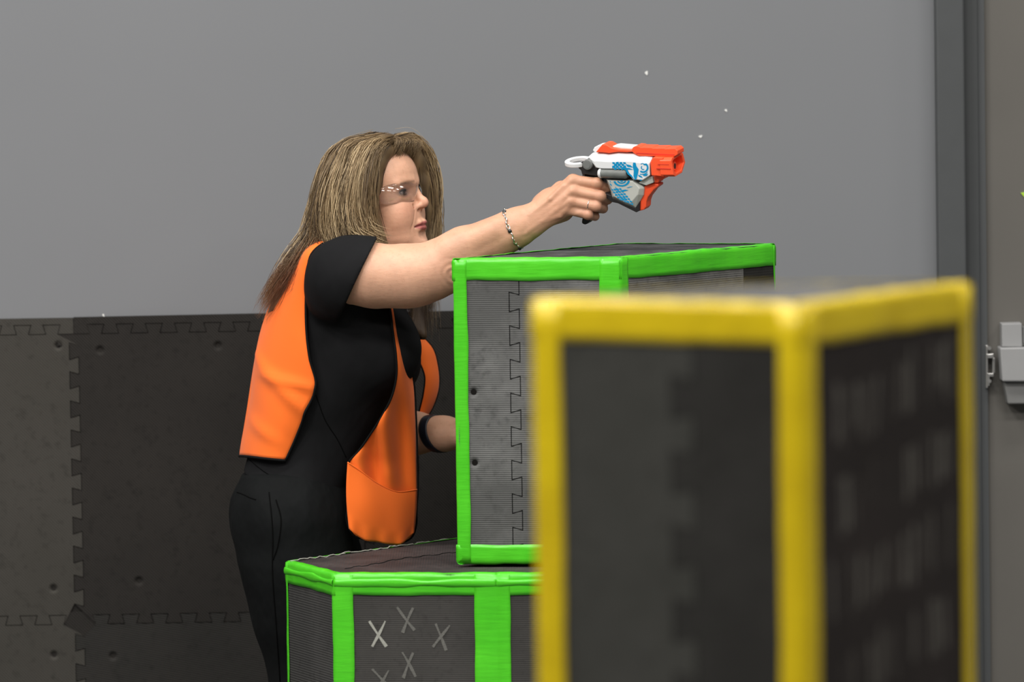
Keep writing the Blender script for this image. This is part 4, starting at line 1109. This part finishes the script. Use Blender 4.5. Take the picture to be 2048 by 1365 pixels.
for g, depth, tone, ph, ln in clumps:
    dg = rng.normal(0, .75) if g < 4.4 else rng.normal(0, .35)
    lim = (0, 4.45) if g < 4.45 else ((4.7, 7.6) if g < 7.6 else ((7.6, 9.6) if g < 9.6 else (9.6, 12.99)))
    gi = np.clip(g + dg * tt, *lim); ii = gi.astype(int); uu = (gi - ii)[:, None]
    G0 = GW[ii, np.arange(NP)] * (1 - uu) + GW[ii + 1, np.arange(NP)] * uu
    G0 = G0 + rng.normal(0, .003, 3) * np.clip(1 - tt * 4, 0, 1)[:, None]
    if g < 4.4:
        flick = np.clip((tt - .62) / .38, 0, 1) ** 2
        G0 = G0 + np.outer(flick, np.array([rng.normal(.002, .020), rng.normal(-.007, .007), rng.normal(.008, .014)])) * np.clip((g - .2) / .6, 0.15, 1)
    nrm = G0 - (HO + np.array([0, 0, -.02])); nrm[:, 2] *= .5; nrm /= np.linalg.norm(nrm, axis=1)[:, None]
    wav = (.0028 + .0095 * tt ** 1.2)[:, None] * np.stack([np.sin(7.5 * tt + ph[0]), np.sin(7 * tt + ph[1]), .6 * np.sin(6 * tt + ph[2])], 1)
    tang = np.cross(nrm, Z3); tang /= np.linalg.norm(tang, axis=1)[:, None] + 1e-6
    G0 = G0 + tang * (.010 * tt * np.sin(7.2 * tt + 1.9 * g + .5 * ph[0]))[:, None]
    G0 = G0 + nrm * (depth * np.minimum(1, tt * 4 + .25))[:, None] * .85 + wav
    w = .0022 + .0075 * np.minimum(1, tt * 2.5)
    for s in range(22):
        o_ = rng.normal(0, 1, 3); o_ /= max(1, np.linalg.norm(o_) / 1.7)
        fray = rng.normal(0, .0048, 3)
        P = G0 + o_ * w[:, None] + fray * (tt ** 2)[:, None] + .0012 * np.sin(9 * tt[:, None] * rng.uniform(.6, 1.3) + rng.uniform(0, 6, 3))
        m = int(NP * ln * rng.uniform(.88, 1.0)); 
        add_strand(P[:max(8, m)], rng.uniform(.00045, .00078), float(np.clip(tone + rng.normal(0, .09), 0, 1)))
# short fringe over the forehead and flyaways on the crown
for k in range(340):
    f = rng.uniform(0, 1); a = W(778 + 48 * f + rng.normal(0, 5), 279 + 4 * f + rng.normal(0, 2.5), 10.90 + .06 * f); bpt = W(784 + 52 * f + rng.normal(0, 3), 297 + 22 * rng.uniform(0, 1) ** 2.2 + 8 * abs(f - .45), 10.872 + .055 * f)
    mid = (a + bpt) / 2 + np.array([.012, -.012, .009])
    add_strand(smooth_line([a, mid, bpt], 9), .0004, float(np.clip(rng.normal(.25, .15), 0, 1)))
for k in range(260):
    g = rng.uniform(0, len(GUIDES) - 1.001); i = int(g); u = g - i; P = (GW[i] * (1 - u) + GW[i + 1] * u)
    nrm = P - HO; nrm /= np.linalg.norm(nrm, axis=1)[:, None]; a = rng.integers(0, 7); m = rng.integers(7, 12)
    out = rng.uniform(.014, .030)
    add_strand(P[a:a + m] + nrm[a:a + m] * (out * np.linspace(.6, 1, len(P[a:a + m])) ** 1.2)[:, None] + rng.normal(0, .003, 3), .00022, float(rng.uniform(.4, 1)))
Vh = np.vstack([V_] + strandsV); Fh = np.vstack([F_] + [f + len(V_) for f in strandsF])
rb = np.clip(.20 + .16 * wob(V_ * np.array([1, 1, .25]), 110), 0, 1) * np.where(((V_ - HO) @ HM.T)[:, 2] > .095, .45, 1)
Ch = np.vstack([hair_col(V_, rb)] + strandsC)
me = mesh_np('hair', Vh, Fh)
ca = me.color_attributes.new('tint', 'FLOAT_COLOR', 'POINT'); ca.data.foreach_set('color', np.hstack([Ch, np.ones((len(Ch), 1))]).astype(np.float32).ravel())
hair = link('hair', me, hair_mat, smooth=True); adopt(hair, person); hair['label'] = 'long layered blonde and brown hair'

# ------------------------------------------------------------------ safety glasses
m_glass, nt, b = new_mat('clear_lens')
b.inputs['Base Color'].default_value = (1, 1, 1, 1); b.inputs['Transmission Weight'].default_value = 1.0
b.inputs['Roughness'].default_value = 0.0; b.inputs['IOR'].default_value = 1.5
nb = noise(nt, coords(nt), 60, 2); rr_ = ramp(nt, nb, 0, 1)
rm = N(nt, 'ShaderNodeMath', operation='MULTIPLY'); nt.links.new(rr_, rm.inputs[0]); rm.inputs[1].default_value = 0.012; nt.links.new(rm.outputs[0], b.inputs['Roughness'])
glasses = thing('safety_glasses', tuple(H(.08, 0, 0)), 'clear wraparound safety glasses on the face of the person', 'glasses')
def gl(o): return adopt(o, glasses)
for s in (-1, 1):
    cv = smooth_line([(.026, .077), (.048, .070), (.068, .056), (.081, .036), (.087, .016), (.0885, .004)], 30)
    rows = []
    for k, (x, y) in enumerate(cv):
        f = k / 29; top = np.interp(f, [0, .25, .7, 1], [.013, .021, .025, .023]); bot_ = np.interp(f, [0, .2, .55, .8, .93, 1], [-.004, -.014, -.019, -.017, -.006, .006])
        rows.append([H(x + .0070 * (1 - ((v - .5) * 2) ** 2) - .003, s * y, bot_ + (top - bot_) * v) for v in np.linspace(0, 1, 14)])
    o = gl(sheet('lens', rows, m_glass, None, 0.0016))
    gl(tube_obj('lens_rim', [r[0] for r in rows], .0008, m_glass, None, 6))
    gl(tube_obj('temple_arm', smooth_line([H(.027, s * .077, .005), H(-.01, s * .081, .006), H(-.045, s * .081, .004), H(-.065, s * .078, -.012)], 20), .0022, m_glass, None, 6))
gl(tube_obj('nose_bridge', smooth_line([H(.0885, -.005, .018), H(.0905, 0, .019), H(.0885, .005, .018)], 10), .0018, m_glass, None, 6))

# ------------------------------------------------------------------ bracelet, wristband, ring
m_silver = plain('silver', (0.75, 0.72, 0.66), 0.22, 0.5, metal=1.0)
m_black = plain('black_bead', (0.012, 0.012, 0.013), 0.15, 0.6)
bc = W(1026, 459, 10.706); v1 = W(1011, 423, 10.706) - bc; v2 = np.array([-.006, -.0325, -.002])
brace = thing('bracelet', tuple(bc), 'silver twisted link bracelet with black beads on the raised wrist', 'bracelet')
NB = 30
for k in range(NB):
    a = 2 * math.pi * k / NB; a2 = 2 * math.pi * (k + 1) / NB
    p = bc + v1 * math.cos(a) * 1.06 + v2 * math.sin(a) * 1.06; p2 = bc + v1 * math.cos(a2) * 1.06 + v2 * math.sin(a2) * 1.06
    if k % 6 == 1:
        V_, F_ = uv_sphere((p + p2) / 2, .0042, np.eye(3), 10, 8); adopt(link('bead', mesh_np('bead', V_, F_), m_black, smooth=True), brace)
    else:
        d = (p2 - p) / np.linalg.norm(p2 - p); n1 = np.cross(d, v1); n1 /= np.linalg.norm(n1); n2 = np.cross(d, n1)
        q = n1 * math.cos(k * 1.57) + n2 * math.sin(k * 1.57); pts = []
        for t in np.linspace(0, 2 * math.pi, 13)[:-1]: pts.append((p + p2) / 2 + d * .0050 * math.cos(t) + (q * .6 + n2 * .5) * .0042 * math.sin(t))
        tube_obj('link', pts, .0015, m_silver, brace, 6, True)
m_band = plain('navy_strap', (0.010, 0.011, 0.018), 0.45, 0.4)
c = W(873, 868, 11.031); ax = (wrL - elL); ax /= np.linalg.norm(ax); v1 = W(862, 834, 11.031) - W(873, 868, 11.031); v1 -= ax * np.dot(v1, ax); v1 /= np.linalg.norm(v1); v2 = np.cross(ax, v1)
ring = []
for t in np.linspace(0, 2 * math.pi, 41): ring.append([c + (v1 * .0370 * math.cos(t) + v2 * .0365 * math.sin(t)) * (1 + .02 * math.sin(q * math.pi)) + ax * (q - .5) * .021 + ax * (-.011 * math.cos(t)) for q in np.linspace(0, 1, 6)])
wb = thing('wristband', tuple(c), 'dark strap around the lowered wrist beside the green block', 'wristband')
adopt(sheet('strap', ring, m_band, None, .0022), wb)
rp = W(1184, 411, 10.668); dr = W(*FING[2][0][1]) - W(*FING[2][0][0]); dr /= np.linalg.norm(dr); n1 = np.cross(dr, Z3); n1 /= np.linalg.norm(n1); n2 = np.cross(dr, n1)
rc = W(*FING[2][0][0]) * .28 + W(*FING[2][0][1]) * .72
fr_ = tube_obj('finger_ring', [rc + (n1 * math.cos(t) + n2 * math.sin(t)) * .0108 for t in np.linspace(0, 2 * math.pi, 25)[:-1]], .0009, m_silver, None, 6, True)
tag(fr_, 'thin silver ring on a finger gripping the toy blaster', 'ring')

# ================================================================== THE TOY BLASTER
GYAW = math.radians(25)
GROLL = math.radians(9)
gx = np.array([math.cos(GYAW), -math.sin(GYAW), 0]); gy = np.array([math.sin(GYAW), math.cos(GYAW), 0]) * math.cos(GROLL) + Z3 * math.sin(GROLL)
gz = np.cross(gx, gy) if np.cross(gx, gy)[2] > 0 else -np.cross(gx, gy)
GO = W(1175, 400, 10.708)
def G(cx, cy, off):
    """cx, cy measured on a 7.185x enlargement whose corner is pixel (1120, 270); off = distance from the centre plane"""
    return on_plane(1120 + cx / 7.185, 270 + cy / 7.185, GO + gy * off, gy)
m_gw = plain('white_abs', (0.78, 0.79, 0.80), 0.35, 0.45, var=0.02)
m_gg = plain('pale_grey_abs', (0.50, 0.51, 0.47), 0.4, 0.45, var=0.03)
m_go = plain('orange_abs', (1.0, 0.10, 0.03), 0.38, 0.45, var=0.03)
m_gk = plain('charcoal_abs', (0.022, 0.020, 0.021), 0.45, 0.4, var=0.1)
m_gc = plain('clear_grey_plastic', (0.17, 0.18, 0.17), 0.2, 0.5, var=0.25, vscale=60)
m_gr = plain('grey_abs', (0.17, 0.175, 0.17), 0.45, 0.4, var=0.08)
m_gb = plain('blue_print', (0.0, 0.27, 0.54), 0.4, 0.4, var=0.05)
gun = thing('toy_blaster', tuple(G(400, 1300, 0)), 'white and orange toy foam dart blaster with blue printed pattern held in the raised hand', 'toy blaster')
def gp(name, poly, o0, o1, mat, bev=.0012, label=None):
    r0 = [G(x, y, o0) for x, y in poly]; r1 = [p + gy * (o1 - o0) for p in r0]
    o = prism(name, r0, r1, mat, gun, bev)
    if label: o['label'] = label
    return o
def chamfer(name, outer, inner, o_out, o_in, mat, bev=.0012):
    """body whose near and far faces (inner outline) are joined to a wider middle (outer outline)"""
    n = len(outer); A = [G(x, y, -o_out) for x, y in outer]; B = [G(x, y, -o_in) for x, y in inner]
    rings = [B, A, [p + gy * 2 * o_out for p in A], [p + gy * 2 * o_in for p in B]]
    V = [p for r in rings for p in r]; Fc = [tuple(range(n))[::-1], tuple(range(3 * n, 4 * n))]
    for k in range(3): Fc += [(k * n + i, k * n + (i + 1) % n, (k + 1) * n + (i + 1) % n, (k + 1) * n + i) for i in range(n)]
    me = mesh_np(name, V, Fc); recalc(me); o = link(name, me, mat); adopt(o, gun); bevel(o, bev); return o
chamfer('shell', [(400, 318), (470, 258), (640, 262), (700, 272), (840, 252), (1060, 268), (1130, 300), (1240, 292), (1335, 312), (1300, 590), (1190, 655), (1050, 645), (960, 530), (900, 495), (610, 490), (500, 470), (455, 400)],
        [(490, 378), (520, 372), (640, 380), (700, 384), (840, 376), (1010, 378), (1090, 392), (1180, 402), (1285, 405), (1295, 580), (1190, 650), (1055, 640), (965, 520), (900, 490), (610, 486), (522, 470), (495, 430)], .012, .027, m_gw)
chamfer('lower_shell', [(662, 632), (1052, 652), (1185, 735), (1212, 765), (1200, 865), (1092, 1052), (955, 1002), (750, 900), (725, 800), (685, 700)],
        [(680, 655), (1050, 668), (1120, 745), (1140, 775), (1120, 860), (1010, 985), (950, 978), (775, 885), (748, 795), (705, 705)], .016, .025, m_gg)
gp('base_strip', [(640, 835), (735, 870), (760, 905), (960, 1000), (1085, 1045), (1145, 955), (1142, 1088), (1095, 1116), (830, 985), (735, 965), (690, 925), (600, 850)], -.018, .018, m_gk)
gp('trigger_guard', [(470, 792), (600, 822), (720, 850), (720, 905), (640, 880), (560, 840)], -.010, .010, m_gk)
gp('fore_grip', [(1200, 748), (1260, 712), (1340, 700), (1410, 708), (1418, 738), (1345, 792), (1262, 900), (1240, 965), (1235, 1040), (1205, 1078), (1128, 1098), (1145, 960), (1195, 862)], -.013, .013, m_go, .002)
gp('bridge_block', [(1205, 600), (1325, 600), (1342, 688), (1235, 728), (1125, 690), (1185, 650)], -.020, .020, m_gg)
gp('under_rail', [(1310, 580), (1510, 600), (1485, 640), (1430, 650), (1410, 690), (1350, 690)], -.012, .012, m_go)
# muzzle: a hollow shroud
def muzzle():
    outer_n = [(1298, 400), (1335, 322), (1420, 318), (1600, 345), (1582, 405), (1612, 598), (1500, 608), (1312, 582)]
    o = gp('muzzle_root', [(1298, 400), (1335, 325), (1480, 330), (1470, 400), (1490, 600), (1312, 582)], -.029, .029, m_go)
    # shroud walls round the opening (local: along gx, across gy, up gz)
    a = G(1440, 470, -.031); bq = G(1600, 470, -.031); L = np.dot(bq - a, gx)
    zt = np.dot(G(1590, 338, -.031) - a, gz); zb = np.dot(G(1600, 604, -.031) - a, gz)
    Vv = []; Fc = []
    ringo = [(-.031, .12), (-.024, .0), (.022, -.06), (.031, .04), (.034, .55), (.010, 1.0), (-.024, 1.02), (-.031, .90)]
    def ring(u, inset, lean):
        out = []
        for y_, f in ringo:
            fz = .5 + (f - .5) * (1 - inset * 1.2); yy = y_ * (1 - inset)
            out.append(a + gx * (u + lean * fz) + gy * (yy + .031) + gz * (zt + (zb - zt) * fz))
        return out
    R_ = [ring(0, 0, 0), ring(L, 0, .004), ring(L, .24, .004), ring(L - .018, .26, .004)]
    n = len(ringo); V = [p for r in R_ for p in r]
    for k in range(3): Fc += [(k * n + i, k * n + (i + 1) % n, (k + 1) * n + (i + 1) % n, (k + 1) * n + i) for i in range(n)]
    Fc.append(tuple(range(3 * n, 4 * n)))
    me = mesh_np('muzzle', V, Fc); recalc(me); o = link('muzzle', me, m_go); adopt(o, gun); bevel(o, .0014)
    o['label'] = 'orange hollow muzzle'
    # dart barrel inside
    c = a + gx * (L - .016) + gy * .031 + gz * ((zt + zb) / 2 - .003)
    V_, F_ = tube([c, c + gx * .010], .0085, 14); adopt(link('dart_barrel', mesh_np('dart_barrel', V_, F_), m_go), gun)
    V_, F_ = tube([c + gx * .0098, c + gx * .0104], .0055, 14); adopt(link('barrel_bore', mesh_np('barrel_bore', V_, F_), m_gk), gun)
    # side slots
    for (x0, y0, x1, y1) in ((1385, 478, 1590, 492), (1400, 418, 1560, 424)):
        gp('groove', [(x0, y0), (x1, y0 + 6), (x1, y1 + 6), (x0, y1)], -.0316, -.030, plain('deep_orange_abs', (0.62, 0.03, 0.015), 0.5), .0002)
muzzle()
gp('top_slide', [(1025, 232), (1048, 178), (1080, 162), (1140, 168), (1150, 178), (1320, 182), (1330, 192), (1500, 190), (1510, 200), (1650, 194), (1688, 228), (1690, 282), (1640, 312), (1130, 302), (1062, 266)], -.016, .016, m_go, .0016)
gp('slide_groove', [(1085, 256), (1640, 282), (1640, 292), (1100, 272)], -.0166, -.014, plain('slide_groove_orange', (0.62, 0.03, 0.015), 0.5), .0002)
gp('rear_rib', [(512, 250), (560, 190), (608, 134), (662, 138), (742, 186), (852, 208), (1025, 216), (1045, 245), (960, 252), (840, 247), (700, 266), (640, 258)], -.0175, .0175, m_go, .0016)
gp('top_spine', [(465, 225), (492, 178), (545, 150), (600, 146), (740, 166), (800, 155), (1055, 176), (1030, 240), (500, 255)], -.008, .019, m_gw, .002)
gp('rear_block', [(265, 482), (270, 410), (330, 382), (400, 340), (490, 420), (545, 500), (565, 572), (530, 592), (350, 566), (318, 580), (300, 510)], -.020, .020, m_gk)
kc = G(412, 420, -.020); V_, F_ = tube([kc - gy * .008, kc], [.0098, .0104], 24); adopt(bevel(link('pivot_knob', mesh_np('pivot_knob', V_, F_), m_gr), .0010), gun)
V_, F_ = tube([kc - gy * .0088, kc - gy * .007], .0068, 20); adopt(link('knob_cap', mesh_np('knob_cap', V_, F_), m_gr), gun)
ca_ = G(590, 552, -.022); cb_ = G(945, 560, -.022); V_, F_ = tube([ca_, cb_, cb_ + gx * .003], [.0092, .0092, .0072], 20)
adopt(link('pressure_tube', mesh_np('pressure_tube', V_, F_), m_gc, smooth=False), gun)
V_, F_ = tube([ca_ - gx * .0045, ca_ - gx * .002, ca_ + gx * .002], [.0075, .0098, .0098], 20); adopt(link('tube_collar', mesh_np('tube_collar', V_, F_), m_gw), gun)
gp('tube_cradle', [(545, 480), (960, 495), (1000, 600), (960, 640), (640, 625), (560, 600)], -.018, .018, m_gk)
gp('trigger', [(358, 566), (490, 570), (528, 600), (560, 690), (530, 760), (480, 700), (380, 606)], -.006, .006, m_go)
gp('grip', [(312, 565), (545, 585), (620, 650), (615, 800), (520, 880), (470, 1020), (440, 1180), (405, 1270), (350, 1300), (300, 1275), (330, 1100), (330, 900), (290, 720)], -.012, .014, m_gk, .004)
# pull ring
rcn = G(265, 388, .0); tl_ = math.radians(7); ru = gx; rv = gy * math.cos(tl_) + gz * math.sin(tl_); rw = np.cross(ru, rv)
prof = [(.0270, .004), (.0270, -.004), (.0170, -.004), (.0170, .004)]; V = []; Fc = []; M_ = 40
for k in range(M_):
    t = 2 * math.pi * k / M_
    for r_, h_ in prof: V.append(rcn + (ru * math.cos(t) * 1.0 + rv * math.sin(t) * .95) * r_ + rw * h_)
for k in range(M_):
    for q in range(4): Fc.append((k * 4 + q, k * 4 + (q + 1) % 4, ((k + 1) % M_) * 4 + (q + 1) % 4, ((k + 1) % M_) * 4 + q))
me = mesh_np('pull_ring', V, Fc); recalc(me); adopt(bevel(link('pull_ring', me, m_gw, smooth=False), .0012), gun)
# blue printed pattern on the near side
def prints(name, polys, off):
    V = []; Fc = []
    for k, pl_ in enumerate(polys):
        b0 = len(V); V += [G(x, y, off - .00004 * (k % 5)) for x, y in pl_]; Fc.append(tuple(range(b0, b0 + len(pl_))))
    adopt(link(name, mesh_np(name, V, Fc), m_gb), gun)
def arc(cx, cy, r0, r1, a0, a1, n=14, sy=1.0):
    A = [(cx + r1 * math.cos(math.radians(t)), cy + sy * r1 * math.sin(math.radians(t))) for t in np.linspace(a0, a1, n)]
    B = [(cx + r0 * math.cos(math.radians(t)), cy + sy * r0 * math.sin(math.radians(t))) for t in np.linspace(a1, a0, n)]
    return A + B
def leaf(x0, y0, x1, y1, w):
    dx, dy = x1 - x0, y1 - y0; L = math.hypot(dx, dy); nx, ny = -dy / L, dx / L; w *= 1.45
    return [(x0, y0), (x0 + dx * .35 + nx * w, y0 + dy * .35 + ny * w), (x1, y1), (x0 + dx * .6 - nx * w * .7, y0 + dy * .6 - ny * w * .7)]
up = []
for i in range(7):
    for j in range(4):
        if (i + j) % 2 == 0: up.append(leaf(750 + 26 * i, 392 + 26 * j, 796 + 26 * i, 416 + 26 * j, 15 + 4 * ((i * 7 + j) % 3)))
up += [leaf(905, 470, 1055, 500, 12), leaf(940, 420, 1050, 470, 16), leaf(940, 505, 1070, 640, 13), leaf(905, 440, 1000, 560, 14), [(1050, 398), (1085, 398), (1098, 450), (1130, 495), (1122, 550), (1098, 640), (1075, 648), (1055, 590), (1060, 520), (1045, 460)],
       arc(1195, 470, 52, 76, -60, 130), arc(1195, 470, 20, 34, 60, 230), arc(1180, 470, 92, 104, 40, 110), leaf(1185, 408, 1262, 440, 12), leaf(1120, 570, 1190, 620, 12), leaf(1190, 585, 1270, 560, 13), leaf(1140, 640, 1180, 655, 8), leaf(1180, 560, 1262, 590, 14), leaf(1150, 420, 1200, 405, 6)]
prints('blue_print', up, -.0274)
lw = [arc(885, 655, 88, 118, 2, 172, sy=.75), arc(885, 655, 42, 66, 5, 170, sy=.7), arc(885, 655, 0, 24, 0, 180, sy=.8)]
r3 = random.Random(3)
for i in range(9):
    for j in range(4):
        x = 700 + 30 * i + 4 * j; y = 668 + 36 * i + 30 * j - 34 * (j - 1)
        if y < 985 and x < 990 and (i > 1 or j == 0): lw.append(leaf(x + 36 * j - 30, y, x + 36 * j + 8, y + 30, 12 + 4 * r3.random()))
lw += [leaf(690, 655, 735, 680, 10), leaf(705, 690, 750, 740, 10), leaf(860, 800, 985, 795, 12), leaf(950, 760, 1050, 740, 5), leaf(790, 740, 860, 840, 11), leaf(840, 860, 940, 960, 12), leaf(900, 850, 960, 975, 10), leaf(905, 960, 960, 975, 8)]
lw = [[(min(max(x, 715 + max(0, (y - 700)) * .3), 1050), min(y, 900 + max(0, (x - 780)) * .42)) for x, y in pl_] for pl_ in lw]
prints('blue_print', lw, -.0254)
